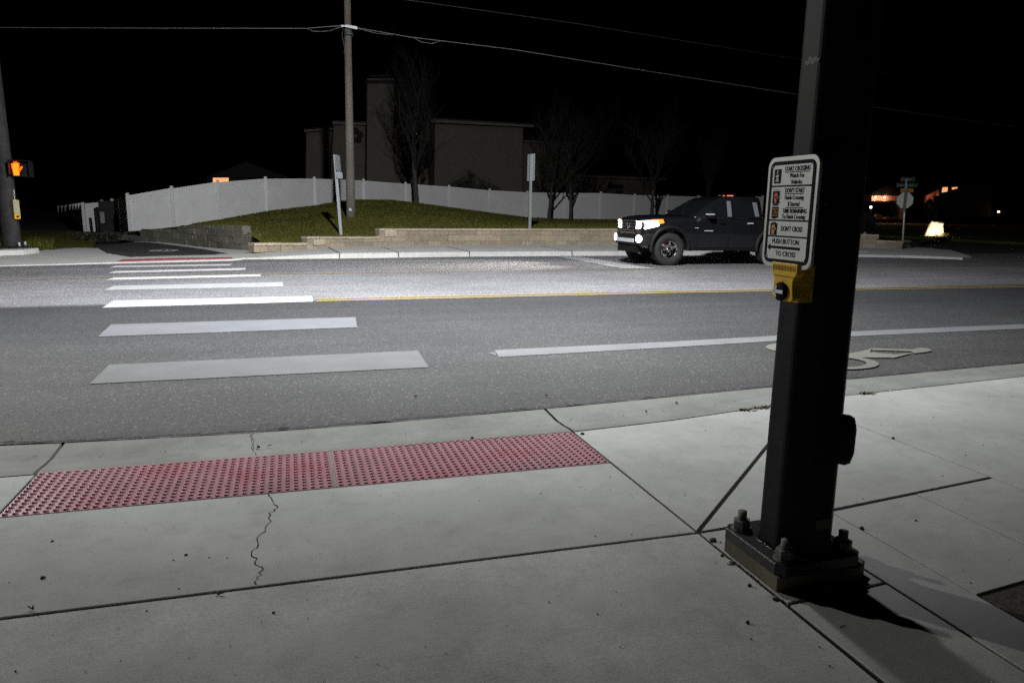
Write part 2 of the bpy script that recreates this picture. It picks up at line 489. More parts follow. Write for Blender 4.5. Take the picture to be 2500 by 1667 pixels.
# ------------------------------------------------------------------ mesh builder
class MB:
    def __init__(self):
        self.v, self.f, self.t, self.smooth = [], [], [], []

    def face(self, pts, tone=(1, 1, 1), smooth=False):
        i = len(self.v)
        self.v += [Vector(p) for p in pts]
        self.f.append(list(range(i, i + len(pts))))
        self.t.append(tone)
        self.smooth.append(smooth)

    def raw(self, vs, fs, tone=(1, 1, 1), smooth=False):
        i = len(self.v)
        self.v += [Vector(p) for p in vs]
        for f in fs:
            self.f.append([k + i for k in f])
            self.t.append(tone)
            self.smooth.append(smooth)

    def hexa(self, b, t, tone=(1, 1, 1)):
        """b, t: matching bottom and top rings."""
        n = len(b)
        fs = [list(range(n))[::-1], list(range(n, 2 * n))]
        fs += [[k, (k + 1) % n, n + (k + 1) % n, n + k] for k in range(n)]
        self.raw(list(b) + list(t), fs, tone)

    def box(self, lo, hi, tone=(1, 1, 1)):
        x0, y0, z0 = lo
        x1, y1, z1 = hi
        self.hexa([(x0, y0, z0), (x1, y0, z0), (x1, y1, z0), (x0, y1, z0)],
                  [(x0, y0, z1), (x1, y0, z1), (x1, y1, z1), (x0, y1, z1)], tone)

    def obox(self, c, ax, ay, az, tone=(1, 1, 1)):
        """Box from centre and three half-axes."""
        c, ax, ay, az = Vector(c), Vector(ax), Vector(ay), Vector(az)
        b = [c - ax - ay - az, c + ax - ay - az, c + ax + ay - az, c - ax + ay - az]
        self.hexa(b, [p + 2 * az for p in b], tone)

    def prism(self, poly, z0, z1, tone=(1, 1, 1)):
        """Flat polygon (x, y) extruded from z0 to z1."""
        self.hexa([(p[0], p[1], z0) for p in poly], [(p[0], p[1], z1) for p in poly], tone)

    def bevelled(self, poly, z0, z1, bev):
        """Extruded polygon (counter-clockwise) whose upper edge is rounded off."""
        n = len(poly)
        ins = []
        for k in range(n):
            p, a, c = Vector(poly[k]), Vector(poly[k - 1]), Vector(poly[(k + 1) % n])
            e1, e2 = (p - a).normalized(), (c - p).normalized()
            n1, n2 = Vector((-e1.y, e1.x)), Vector((-e2.y, e2.x))
            m = (n1 + n2)
            m /= max(0.4, m.length_squared / 2)
            ins.append(p + m * bev)
        vs = [(p[0], p[1], z0) for p in poly] + [(p[0], p[1], z1 - bev) for p in poly] + [(p.x, p.y, z1) for p in ins]
        fs = [list(range(2 * n, 3 * n))]
        for k in range(n):
            j = (k + 1) % n
            fs += [[k, j, n + j, n + k], [n + k, n + j, 2 * n + j, 2 * n + k]]
        self.raw(vs, fs)

    def tube(self, pts, rads, seg=8, cap=True, smooth=True):
        pts = [Vector(p) for p in pts]
        if not hasattr(rads, '__len__'):
            rads = [rads] * len(pts)
        vs, fs = [], []
        prev = None
        for k, p in enumerate(pts):
            d = (pts[min(k + 1, len(pts) - 1)] - pts[max(k - 1, 0)]).normalized()
            if prev is None:
                u = d.orthogonal().normalized()
            else:
                u = (prev - d * prev.dot(d))
                u = u.normalized() if u.length > 1e-6 else d.orthogonal().normalized()
            prev = u
            w = d.cross(u)
            for s in range(seg):
                a = 2 * math.pi * s / seg
                vs.append(p + (u * math.cos(a) + w * math.sin(a)) * rads[k])
        for k in range(len(pts) - 1):
            for s in range(seg):
                t = (s + 1) % seg
                fs.append([k * seg + s, k * seg + t, (k + 1) * seg + t, (k + 1) * seg + s])
        if cap:
            fs.append(list(range(seg))[::-1])
            fs.append(list(range((len(pts) - 1) * seg, len(pts) * seg)))
        self.raw(vs, fs, smooth=smooth)

    def lathe(self, c, axis, prof, seg=32, smooth=True, close=False):
        """prof: list of (radius, distance along axis)."""
        c, axis = Vector(c), Vector(axis).normalized()
        u = axis.orthogonal().normalized()
        w = axis.cross(u)
        vs, fs = [], []
        for r, h in prof:
            for s in range(seg):
                a = 2 * math.pi * s / seg
                vs.append(c + axis * h + (u * math.cos(a) + w * math.sin(a)) * r)
        n = len(prof)
        for k in range(n - 1):
            for s in range(seg):
                t = (s + 1) % seg
                fs.append([k * seg + s, k * seg + t, (k + 1) * seg + t, (k + 1) * seg + s])
        self.raw(vs, fs, smooth=smooth)

    def build(self, name, m, parent=None, bevel=0.0):
        off = Vector((0, 0, 0))
        p = parent
        while p is not None:
            off += p.location
            p = p.parent
        me = bpy.data.meshes.new(name)
        me.from_pydata([v - off for v in self.v], [], self.f)
        me.materials.append(m)
        ca = me.color_attributes.new('tone', 'FLOAT_COLOR', 'CORNER')
        for p_ in me.polygons:
            p_.use_smooth = self.smooth[p_.index]
            t = self.t[p_.index]
            if t != (1, 1, 1):
                for li in p_.loop_indices:
                    ca.data[li].color = (*t, 1)
            else:
                for li in p_.loop_indices:
                    ca.data[li].color = (1, 1, 1, 1)
        o = bpy.data.objects.new(name, me)
        COL.objects.link(o)
        if parent is not None:
            o.parent = parent
        if bevel:
            bv = o.modifiers.new('bevel', 'BEVEL')
            bv.width = bevel
            bv.segments = 2
            bv.limit_method = 'ANGLE'
        return o


def tag(o, label, cat, group=None):
    o['label'] = label
    o['category'] = cat
    if group:
        o['group'] = group
    return o


def thing(name, loc, label, cat, group=None):
    o = bpy.data.objects.new(name, None)
    o.empty_display_size = 0.2
    COL.objects.link(o)
    o.location = loc
    return tag(o, label, cat, group)


def struct(o):
    o['kind'] = 'structure'
    return o


def text_mesh(name, body, size, origin, xdir, ydir, m, parent, align='CENTER', xs=1.0, depth=0.0006, bold=0.0):
    c = bpy.data.curves.new(name, 'FONT')
    c.body = body
    c.size = size
    c.align_x = align
    c.align_y = 'CENTER'
    c.extrude = depth
    c.offset = bold
    c.resolution_u = 3
    t = bpy.data.objects.new(name, c)
    COL.objects.link(t)
    dg = bpy.context.evaluated_depsgraph_get()
    me = bpy.data.meshes.new_from_object(t.evaluated_get(dg))
    bpy.data.objects.remove(t)
    x, y = Vector(xdir), Vector(ydir)
    z = x.cross(y)
    off = Vector((0, 0, 0))
    p = parent
    while p is not None:
        off += p.location
        p = p.parent
    o0 = Vector(origin) - off
    for v in me.vertices:
        v.co = o0 + x * v.co.x * xs + y * v.co.y + z * v.co.z
    me.materials.clear()
    me.materials.append(m)
    o = bpy.data.objects.new(name, me)
    COL.objects.link(o)
    o.parent = parent
    return o


# ================================================================== GROUND, ROAD, PAVEMENTS
mb = MB()
xs = [-400, -60, -20, 0, 20, 60, 400]
ys = [-60, 5, 14, 22, 40, 60, 120, 900]
zs = [-0.6, -0.6, -0.12, -0.20, -0.20, -0.2, -0.2, -0.2]
for a in range(len(xs) - 1):
    for b in range(len(ys) - 1):
        mb.face([(xs[a], ys[b], zs[b]), (xs[a + 1], ys[b], zs[b]), (xs[a + 1], ys[b + 1], zs[b + 1]), (xs[a], ys[b + 1], zs[b + 1])])
struct(mb.build('ground', M['soil']))

GUT = [(-40, 5.6), (-8, 4.98), (-1.70, 4.79), (-1.37, 4.73), (-0.27, 4.65), (0.44, 4.66), (1.71, 4.72), (3.02, 4.82), (4.55, 4.95), (6.85, 5.11), (12, 5.42), (40, 7.0)]
BACK = [(-40, 4.9), (-8, 4.35), (-1.33, 4.19), (1.69, 4.165), (2.47, 4.235), (3.39, 4.38), (4.19, 4.50), (6.28, 4.67), (12, 4.98), (40, 6.55)]
KERB = [(-60, 17.6), (-12, 18.2), (-6.38, 19.1), (-4.05, 20.08), (-1.4, 20.76), (1.54, 20.98), (4.77, 21.44), (8.05, 21.54), (14, 21.40), (19.5, 21.19), (21.0, 21.15), (22.3, 21.4), (60, 21.4)]

mb = MB()
cols = [-60, -30, -15] + [-8 + 0.12 * k for k in range(150)] + [10.5, 12, 14, 16, 18, 20, 22, 24, 30, 45, 60]
rows = [0, 0.1, 0.25, 0.45, 0.56, 0.7, 0.85, 1]
grid = []
for x in cols:
    y0 = table(GUT, x) + 0.012
    if -8 < x < 10.4:
        y0 += random.gauss(0, 0.007) + (0.02 * math.sin(x * 9) ** 8)
    y1 = table(KERB, x) + (0.3 if x < -4.5 else 0)
    grid.append([Vector((x, lerp(y0, y1, t), road_z(lerp(y0, y1, t)) + (-0.004 if t == 0 else 0.006))) for t in rows])
for a in range(len(cols) - 1):
    for b in range(len(rows) - 1):
        mb.face([grid[a][b], grid[a + 1][b], grid[a + 1][b + 1], grid[a][b + 1]])
road = struct(mb.build('road', M['road']))


def marking(name, poly, m, lift=0.011, label=None):
    mk = MB()
    mk.face([(p[0], p[1], road_z(p[1]) + lift) for p in poly])
    o = mk.build(name, m, road)
    if label:
        o['label'] = label
    return o


BARS = [[(219, 940), (1047, 899), (1020, 858), (267, 893)], [(239, 824), (872, 801), (868, 776), (272, 794)],
        [(250, 753), (764, 738), (762, 724), (277, 735)], [(254, 710), (691, 701), (691, 690), (278, 699)],
        [(258, 685), (636, 676), (637, 670.5), (280, 679)], [(264, 668), (598, 660), (600, 655.5), (282, 663)],
        [(268, 654), (560, 649.5), (568, 645.5), (280, 650)]]
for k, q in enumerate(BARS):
    marking('crosswalk_bar', [on_road(*p) for p in q], M['worn'] if k == 0 else M['dulled'] if k == 1 else M['white'] if k < 4 else M['fresh'],  # bars darken towards the kerb: light falloff painted into their colour
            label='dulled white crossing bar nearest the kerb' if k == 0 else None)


def strip_line(name, pts, w, m, lift=0.011, label=None):
    mk = MB()
    for a, b in zip(pts, pts[1:]):
        a, b = Vector(a[:2]), Vector(b[:2])
        nrm = Vector((-(b - a).y, (b - a).x)).normalized() * (w / 2)
        q = [a - nrm, b - nrm, b + nrm, a + nrm]
        mk.face([(p.x, p.y, road_z(p.y) + lift) for p in q])
    o = mk.build(name, m, road)
    if label:
        o['label'] = label
    return o


marking('lane_line', [on_road(*p) for p in [(1218, 874), (1640, 850), (2080, 823), (2500, 804), (2500, 793), (2080, 811), (1640, 836), (1207, 857)]], M['line'],
        label='broad white line beside the cycle lane')
marking('paint_overspray', [on_road(*p) for p in [(1190, 864), (1212, 871), (1209, 861)]], M['worn'])
for dy, m in ((-0.11, 'yellow'), (0.11, 'yellow')):
    strip_line('yellow_line', [(0.33, 11.16 + dy), (6.4, 11.19 + dy), (14.2, 10.82 + dy), (40, 10.4 + dy)], 0.10, M[m])
strip_line('yellow_line', [(-3.85, 11.14), (-20, 11.3)], 0.10, M['yworn'])
strip_line('yellow_line', [(-40, 13.2), (-5.06, 15.08), (-3.41, 15.4), (-0.92, 15.76), (3.41, 15.84), (14.6, 15.8), (40, 15.6)], 0.13, M['yworn'])
strip_line('edge_line', [(-1.41, 19.0), (0.9, 19.32), (7.93, 19.7), (17.2, 18.65), (22, 18.3)], 0.12, M['white'])
marking('stop_line', [on_road(*p) for p in [(1362, 628), (1416, 628), (1600, 657), (1520, 657)]], M['white'], 0.015)


# cycle symbol: rings, frame and rider laid as thermoplastic sheets
def ring(name, c, r0, r1, sy, m):
    mk = MB()
    n = 28
    for k in range(n):
        a, b = 2 * math.pi * k / n, 2 * math.pi * (k + 1) / n
        q = [(r0, a), (r1, a), (r1, b), (r0, b)]
        mk.face([(c[0] + r * math.cos(t), c[1] + r * math.sin(t) * sy, 0.012) for r, t in q])
    return mk.build(name, m, road)


w1 = (on_z(2050, 888), on_z(2085, 907), on_z(2163, 888), on_z(2085, 872))
cx = 4.92
ring('bicycle_symbol_wheel', (4.98, 5.55), 0.31, 0.43, 0.74, M['cream'])
ring('bicycle_symbol_wheel', (5.14, 6.22), 0.29, 0.40, 0.74, M['cream'])
for poly in ([(2062, 868), (2110, 858), (2130, 853), (2122, 862), (2185, 868), (2232, 863), (2183, 876), (2060, 875)],
             [(2124, 852), (2190, 855), (2230, 855), (2246, 851), (2266, 853), (2276, 858), (2262, 862), (2232, 865), (2224, 860), (2130, 857)]):
    marking('bicycle_symbol_rider', [on_z(*p) for p in poly], M['cream'], 0.0125)

# near gutter, concave, in three pours
mb = MB()
cuts = [(-40, -1.365), (-1.345, 1.70), (1.72, 40)]
prof = [(0.0, 0.0), (0.12, -0.004), (0.45, -0.016), (0.72, -0.010), (0.86, -0.002), (1.0, 0.0)]
for x0, x1 in cuts:
    st = [x0] + [x for x in [-20, -8, -4, -2] + [-1.3 + 0.3 * k for k in range(10)] + [2 + 0.5 * k for k in range(10)] + [8, 12, 20, 30] if x0 < x < x1] + [x1]
    g = []
    for x in st:
        sk = lambda t: x + (0.0 if abs(x) > 6 else 0.03 * 0)
        g.append([Vector((sk(t), lerp(table(GUT, x) - 0.012, table(BACK, x), t), z + 0.001)) for t, z in prof])
    for a in range(len(st) - 1):
        for b in range(len(prof) - 1):
            mb.face([g[a][b], g[a][b + 1], g[a + 1][b + 1], g[a + 1][b]], smooth=True)
    for gg in (g[0], g[-1]):
        mb.face(gg + [Vector((p.x, p.y, -0.1)) for p in reversed(gg)])
struct(mb.build('gutter', M['gutter']))

# near pavement: separate pours with open joints
G = 0.007
mb = MB()


def slab(poly, z1=0.0, bev=0.0025, z0=-0.16):
    mb.bevelled([Vector(p) for p in poly], z0, z1, bev)


slab([(-1.335, 2.70), (1.70, 2.645), (1.70, 3.565), (-1.335, 3.62)], 0.0)                       # ramp below the domes
slab([(-1.335, 4.18), (-1.335, 4.168), (1.70, 4.142), (1.70, 4.157)], 0.0, 0.002)
slab([(-8, 2.84), (-1.352, 2.70), (-1.352, 4.18), (-8, 4.32)])                                   # left flank
slab([(-40, 3.4), (-8.012, 2.84), (-8.012, 4.32), (-40, 4.85)])
slab([(1.714, 2.662), (3.640, 4.378), (3.640, 4.405), (3.39, 4.37), (2.47, 4.225), (1.716, 4.155)])   # flare
slab([(1.728, 2.648), (2.46, 2.692), (3.658, 2.825), (3.658, 4.362)])
slab([(3.670, 2.6), (9, 2.9), (9, 4.80), (6.28, 4.66), (4.19, 4.49), (3.670, 4.41)])
slab([(3.670, -6), (9, -6), (9, 2.892), (3.670, 2.590)])
slab([(9.012, -6), (40, -6), (40, 6.5), (12, 4.97), (9.012, 4.80)])
slab([(3.055, -6), (3.658, -6), (3.658, 2.803), (3.055, 2.737)])
slab([(2.462, 1.885), (3.043, 1.945), (3.043, 2.733), (2.462, 2.668)])
slab([(2.195, -6), (2.452, -6), (2.452, 2.665), (2.195, 2.648)])
slab([(1.715, 2.03), (2.18, 2.055), (2.18, 2.645), (1.715, 2.628)])
slab([(1.715, -6), (2.18, -6), (2.18, 2.038), (1.715, 2.013)])
struct(mb.build('pavement', M['side']))
mb = MB()
# the landing falls slightly away from the road
i0 = len(mb.v)
mb.bevelled([Vector(p) for p in [(-8, -6), (1.706, -6), (1.706, 2.634), (-1.335, 2.687), (-8, 2.827)]], -0.8, 0.0, 0.0045)
for v in mb.v[i0:]:
    v.z += 0.0 if v.z < -0.5 else -0.010 * max(0.0, 2.66 - v.y) - 0.002
struct(mb.build('landing', M['landing']))

# packed dirt that shows in the joints
mb = MB()
mb.prism([(-9, 2.55), (9, 2.55), (9, 4.74), (6.28, 4.58), (4.19, 4.42), (3.39, 4.30), (2.47, 4.155), (1.69, 4.09), (-1.33, 4.12), (-8, 4.26)], -0.14, -0.0075)
mb.box((1.710, -6, -0.14), (9, 2.54, -0.0075))
struct(mb.build('joint_soil', M['dirt']))

# cracks in the ramp slab
mb = MB()


def crack(pts, w):
    P = []
    for a, b in zip(pts, pts[1:]):
        a, b = Vector(a), Vector(b)
        for k in range(6):
            P.append(a.lerp(b, k / 6) + Vector((random.gauss(0, 0.008), random.gauss(0, 0.003))))
    P.append(Vector(pts[-1]))
    for a, b in zip(P, P[1:]):
        ww = w * random.uniform(0.5, 1.4)
        mb.face([(a.x - ww, a.y, 0.0022), (a.x + ww, a.y, 0.0022), (b.x + ww, b.y, 0.0022), (b.x - ww, b.y, 0.0022)])


crack([(-0.16, 3.59), (-0.12, 3.45), (-0.13, 3.33), (-0.18, 3.12), (-0.20, 2.95), (-0.17, 2.80), (-0.18, 2.69)], 0.0022)
crack([(-0.29, 4.66), (-0.27, 4.45), (-0.24, 4.2)], 0.0018)
struct(mb.build('pavement_crack', M['dirt']))

# ragged tar-dark lip where asphalt meets the gutter
mb = MB()
x = -6.0
while x < 9:
    w = random.uniform(0.05, 0.16)
    y = table(GUT, x + w / 2)
    d = random.uniform(0.006, 0.020) * (2.0 if random.random() < 0.14 and x < 0.6 else 1)
    mb.face([(x, y - 0.004, 0.0105), (x + w, table(GUT, x + w) - 0.004, 0.0105), (x + w * 0.8, y + d, 0.0105), (x + w * 0.2, y + d * random.uniform(0.6, 1.2), 0.0105)])
    x += w * 0.9
struct(mb.build('asphalt_edge', M['dirt']))

# rectangular ground vault lid at the corner of the slabs
mb = MB()
mb.bevelled([Vector(p) for p in [(2.470, 1.0), (3.035, 1.0), (3.035, 1.93), (2.470, 1.872)]], -0.05, -0.003, 0.004)
tag(mb.build('ground_vault_lid', M['vault']), 'rough brown utility vault lid set into the pavement', 'utility lid')


# ------------------------------------------------------------------ tactile panels
def tactile(x0, x1, yl, yr, label):
    root = thing('tactile_panel', (x0, yl, 0), label, 'tactile paving', 'domed red panels on the kerb ramp')
    mk = MB()
    sl = (yr - yl) / (x1 - x0)
    D = 0.573
    Y = lambda x, t: yl + sl * (x - x0) + t * D
    mk.hexa([(x0, Y(x0, 0), -0.02), (x1, Y(x1, 0), -0.02), (x1, Y(x1, 1), -0.02), (x0, Y(x0, 1), -0.02)],
            [(x0, Y(x0, 0), 0.003), (x1, Y(x1, 0), 0.003), (x1, Y(x1, 1), 0.003), (x0, Y(x0, 1), 0.003)])
    mk.build('panel', M['tactile'], root)
    dm = MB()
    for i in range(36):
        for j in range(14):
            cx_ = x0 + (i + 0.5) * (x1 - x0) / 36
            cy_ = Y(cx_, (j + 0.5) / 14)
            vs, n = [], 9
            for r, z in ((0.0122, 0.003), (0.0112, 0.0092), (0.0062, 0.0118)):
                vs += [(cx_ + r * math.cos(2 * math.pi * s / n), cy_ + r * math.sin(2 * math.pi * s / n), z) for s in range(n)]
            fs = [[k * n + s, k * n + (s + 1) % n, (k + 1) * n + (s + 1) % n, (k + 1) * n + s] for k in range(2) for s in range(n)]
            fs.append(list(range(2 * n, 3 * n)))
            dm.raw(vs, fs, smooth=True)
    d = dm.build('domes', M['tactile'], root)
    d['kind'] = 'stuff'


tactile(-1.333, 0.163, 3.622, 3.596, 'red domed tactile panel left of the seam, at the cracked slab')
tactile(0.179, 1.697, 3.595, 3.568, 'red domed tactile panel right of the seam, nearest the black pole')
mb = MB()
mb.box((0.1635, 3.597, -0.02), (0.1785, 4.168, 0.0015))
struct(mb.build('panel_seam', M['gutter']))

# ------------------------------------------------------------------ far kerb and pavement
WALLF = [(-1.02, 22.05), (0.84, 23.2), (2.5, 24.05), (3.85, 24.5), (6.2, 24.7), (11.5, 24.6), (16, 24.3), (21.8, 23.85)]
mb = MB()
st = [-2.2, -1.4, -0.5, 0.5, 1.54] + [1.54 + 0.8 * k for k in range(1, 25)]
g = []
for x in st:
    yk = table(KERB, x)
    up = min(1.0, max(0.05, (x + 1.9) / 3.2))
    if x > 19.5:
        up *= max(0.1, 1 - (x - 19.5) / 2.0)
    zr = road_z(yk)
    top = zr + 0.01 + 0.14 * up
    yw = table(WALLF, x) + 0.25
    g.append([Vector((x, yk - 0.02, zr - 0.03)), Vector((x, yk + 0.005, top - 0.02)), Vector((x, yk + 0.03, top)),
              Vector((x, yk + 0.16, top + 0.002)), Vector((x, lerp(yk, yw, 0.5), top + 0.02)), Vector((x, yw, top + 0.035))])
for a in range(len(st) - 1):
    for b in range(5):
        mb.face([g[a][b], g[a + 1][b], g[a + 1][b + 1], g[a][b + 1]])
struct(mb.build('far_pavement', M['kerb']))
mb = MB()
for x in (1.3, 3.0, 5.2, 8.6, 11.4, 14.6, 17.8):
    yk, top = table(KERB, x), road_z(21.2) + 0.152
    mb.box((x, yk - 0.024, top - 0.14), (x + 0.022, yk + 0.2, top + 0.003))
    mb.face([(x, yk + 0.2, top + 0.005), (x + 0.03, yk + 0.2, top + 0.005), (x + 0.03 - 0.2, yk + 2.5, top + 0.032), (x - 0.2, yk + 2.5, top + 0.032)])
struct(mb.build('pavement_joint', M['dirt']))

# corner of the far pavement, rounding into the side street
mb = MB()
CP = [(2093, 625), (2200, 627), (2290, 630), (2350, 633), (2372, 631), (2352, 623), (2322, 614), (2260, 608), (2180, 604), (2093, 607)]
pts = [on_z(*p, -0.02) for p in CP]
mb.prism([(p.x, p.y) for p in pts], -0.15, 0.03)
struct(mb.build('corner_pavement', M['kerb']))

# left: concrete apron, trail and its concrete edging
mb = MB()
A = [on_z(*p, -0.02) for p in [(-160, 652), (0, 648), (120, 645), (300, 640), (440, 636.5), (568, 633), (600, 629), (640, 612), (600, 611), (500, 604), (400, 591), (330, 590), (270, 598), (240, 606), (184, 605), (60, 614), (-160, 622)]]
mb.prism([(p.x, p.y) for p in A], -0.18, -0.02)
struct(mb.build('apron', M['kerb']))
mb = MB()
A = [on_z(*p, -0.014) for p in [(318, 627), (440, 623.5), (567, 621), (500, 608.5), (440, 601), (400, 596), (366, 592), (320, 591), (270, 598), (236, 604), (262, 618)]]
mb.prism([(p.x, p.y) for p in A], -0.05, -0.014)
trail = struct(mb.build('trail', M['trail']))
mb = MB()
c0 = on_z(400, 611.5, -0.009)
n = 20
for k in range(n):
    a, b = 2 * math.pi * k / n, 2 * math.pi * (k + 1) / n
    q = [(0.22, a), (0.36, a), (0.36, b), (0.22, b)]
    mb.face([(c0.x + r * 1.15 * math.cos(t), c0.y + r * 1.6 * math.sin(t), -0.009) for r, t in q])
for s in (-0.14, 0.05):
    mb.face([(c0.x + s, c0.y - 0.36, -0.009), (c0.x + s + 0.1, c0.y - 0.36, -0.009), (c0.x + s + 0.06, c0.y + 0.36, -0.009), (c0.x + s - 0.04, c0.y + 0.36, -0.009)])
mb.build('painted_symbol', M['white'], trail)
mb = MB()
A = [on_z(*p, -0.012) for p in [(284, 638.5), (440, 634), (566, 631.5), (568, 628.5), (440, 630), (300, 633.5)]]
mb.prism([(p.x, p.y) for p in A], -0.05, -0.008)
tag(mb.build('tactile_panel', M['tactile_far']), 'long thin red tactile strip across the road at the trail mouth', 'tactile paving')

# side street on the right
mb = MB()
mb.face([(22.0, 20.9, -0.10), (60, 20.5, -0.10), (60, 26, -0.10), (36, 29, -0.10), (36, 150, -0.10), (27, 150, -0.10), (26, 29, -0.10)])
struct(mb.build('side_street', M['street']))


# ================================================================== RETAINING WALLS
def tone():
    v = random.uniform(0.78, 1.12)
    return (v * random.uniform(0.97, 1.08), v, v * random.uniform(0.90, 1.0))


def block_wall(path, base, tops, course=0.20, thick=0.30, blk=0.46, cap=True, mk=None, warm=0.0):
    """Courses of rough blocks along a plan path. tops(s) gives the wall top height at plan length s."""
    mk = mk or MB()
    pts = [Vector(p) for p in path]
    L = [0]
    for a, b in zip(pts, pts[1:]):
        L.append(L[-1] + (b - a).length)

    def pos(s):
        for k in range(len(pts) - 1):
            if s <= L[k + 1] or k == len(pts) - 2:
                d = (pts[k + 1] - pts[k]).normalized()
                return pts[k] + d * (s - L[k]), d
    row = 0
    while row < 12:
        s = -random.uniform(0, blk * 0.6) if row % 2 else 0.0
        any_ = False
        while s < L[-1]:
            w = blk * random.uniform(0.85, 1.25)
            a, b = max(0, s), min(L[-1], s + w - 0.006)
            s += w
            if b - a < 0.05:
                continue
            zt = tops((a + b) / 2)
            zb = base((a + b) / 2) + row * course
            if zb + 0.05 > zt:
                continue
            any_ = True
            ze = min(zb + course - 0.005, zt)
            (pa, da), (pb, db) = pos(a), pos(b)
            na, nb = Vector((-da.y, da.x)), Vector((-db.y, db.x))
            j = random.uniform(-0.012, 0.012)
            lo = [pa + na * (-j), pb + nb * (-j), pb + nb * thick, pa + na * thick]
            t = tone()
            t = (t[0] * (1 + warm), t[1], t[2] * (1 - warm))
            mk.hexa([(p.x, p.y, zb) for p in lo], [(p.x, p.y, ze) for p in lo], t)
            if cap and zb + course + 0.05 > zt:
                lo2 = [pa + na * (-0.035 - j), pb + nb * (-0.035 - j), pb + nb * (thick + 0.03), pa + na * (thick + 0.03)]
                t2 = random.uniform(1.15, 1.5)
                mk.hexa([(p.x, p.y, ze + 0.002) for p in lo2], [(p.x, p.y, ze + 0.065) for p in lo2], (t2, t2, t2 * 0.95))
        if not any_:
            break
        row += 1
    return mk


fx = 23.2
seg_px = [(620, 612), (700, 609), (780, 606), (905, 602), (1000, 600), (1160, 599), (1330, 599), (1500, 599), (1700, 600), (1900, 602)]
path_front = [on_z(px, py, 0.09) for px, py in seg_px]
plan = [(p.x, p.y) for p in path_front]


def px_of(s):
    acc = 0
    for k in range(len(plan) - 1):
        l_ = (Vector(plan[k + 1]) - Vector(plan[k])).length
        if s <= acc + l_ or k == len(plan) - 2:
            return lerp(seg_px[k][0], seg_px[k + 1][0], (s - acc) / l_)
        acc += l_


def z_at(px, py, s_pt):
    d = ray(px, py)
    return EYE.z + d.z * (s_pt.y / d.y)


def plan_pt(px):
    return Vector((table([(a[0], b[0]) for a, b in zip(seg_px, plan)], px), table([(a[0], b[1]) for a, b in zip(seg_px, plan)], px)))


def front_top(s):
    px = px_of(s)
    py = 598.5 if px < 760 else (583 if px < 938 else 563)
    return z_at(px, py, plan_pt(px))


def front_base(s):
    px = px_of(s)
    return z_at(px, table(seg_px, px), plan_pt(px)) - 0.05


wall_root = thing('retaining_wall', (plan[0][0], plan[0][1], 0), 'long low stepped tan block wall along the far pavement', 'retaining wall')
block_wall(plan, front_base, front_top, 0.205, warm=0.04).build('blocks', M['block'], wall_root)
mb = MB()
for px, w, yb, yt in ((764, 0.42, 598.5, 584), (938, 0.43, 577, 562.5)):
    p = plan_pt(px)
    q = plan_pt(px + 20)
    d = (q - p).normalized()
    nn = Vector((-d.y, d.x))
    z0, z1 = z_at(px, yb, p), z_at(px, yt, p)
    ring_ = [p - nn * 0.045, p + d * w - nn * 0.045, p + d * w + nn * 0.3, p + nn * 0.3]
    mb.hexa([(r.x, r.y, z0) for r in ring_], [(r.x, r.y, z1 - 0.004) for r in ring_], (1.45, 1.45, 1.35))
mb.build('end_block', M['block'], wall_root)

# wall beside the trail
lw_px = [(285, 583), (340, 587), (375, 590), (430, 594.5), (500, 601), (560, 607), (619, 612)]
lw = [on_z(px, py, -0.02) for px, py in lw_px]
lwp = [(p.x, p.y) for p in lw]


def lw_px_of(s):
    acc = 0
    for k in range(len(lwp) - 1):
        l_ = (Vector(lwp[k + 1]) - Vector(lwp[k])).length
        if s <= acc + l_ or k == len(lwp) - 2:
            return lerp(lw_px[k][0], lw_px[k + 1][0], (s - acc) / l_)
        acc += l_


def lw_pt(px):
    return Vector((table([(a[0], b[0]) for a, b in zip(lw_px, lwp)], px), table([(a[0], b[1]) for a, b in zip(lw_px, lwp)], px)))


def lw_top(s):
    px = lw_px_of(s)
    py = 573 if px < 340 else (560 if px < 432 else (551 if px < 590 else 572))
    return z_at(px, py, lw_pt(px))


root2 = thing('retaining_wall', (lwp[-1][0], lwp[-1][1], 0), 'taller grey block wall curving back beside the dark trail', 'retaining wall')
block_wall(lwp, lambda s: -0.06, lw_top, 0.21, cap=False).build('blocks', M['block_grey'], root2)

# low corner wall past the signal pole
cw_px = [(2050, 603), (2093, 604), (2150, 606), (2190, 609), (2222, 606)]
cw = [on_z(px, py, 0.03) for px, py in cw_px]
root3 = thing('retaining_wall', (cw[0].x, cw[0].y, 0), 'low dim block wall curving round the street corner by the stop sign', 'retaining wall')
cwL = [0]
for a, b in zip(cw, cw[1:]):
    cwL.append(cwL[-1] + (b - a).length)
block_wall([(p.x, p.y) for p in cw], lambda s: 0.0, lambda s: 0.50 if s < cwL[2] else 0.28, 0.2).build('blocks', M['block'], root3)

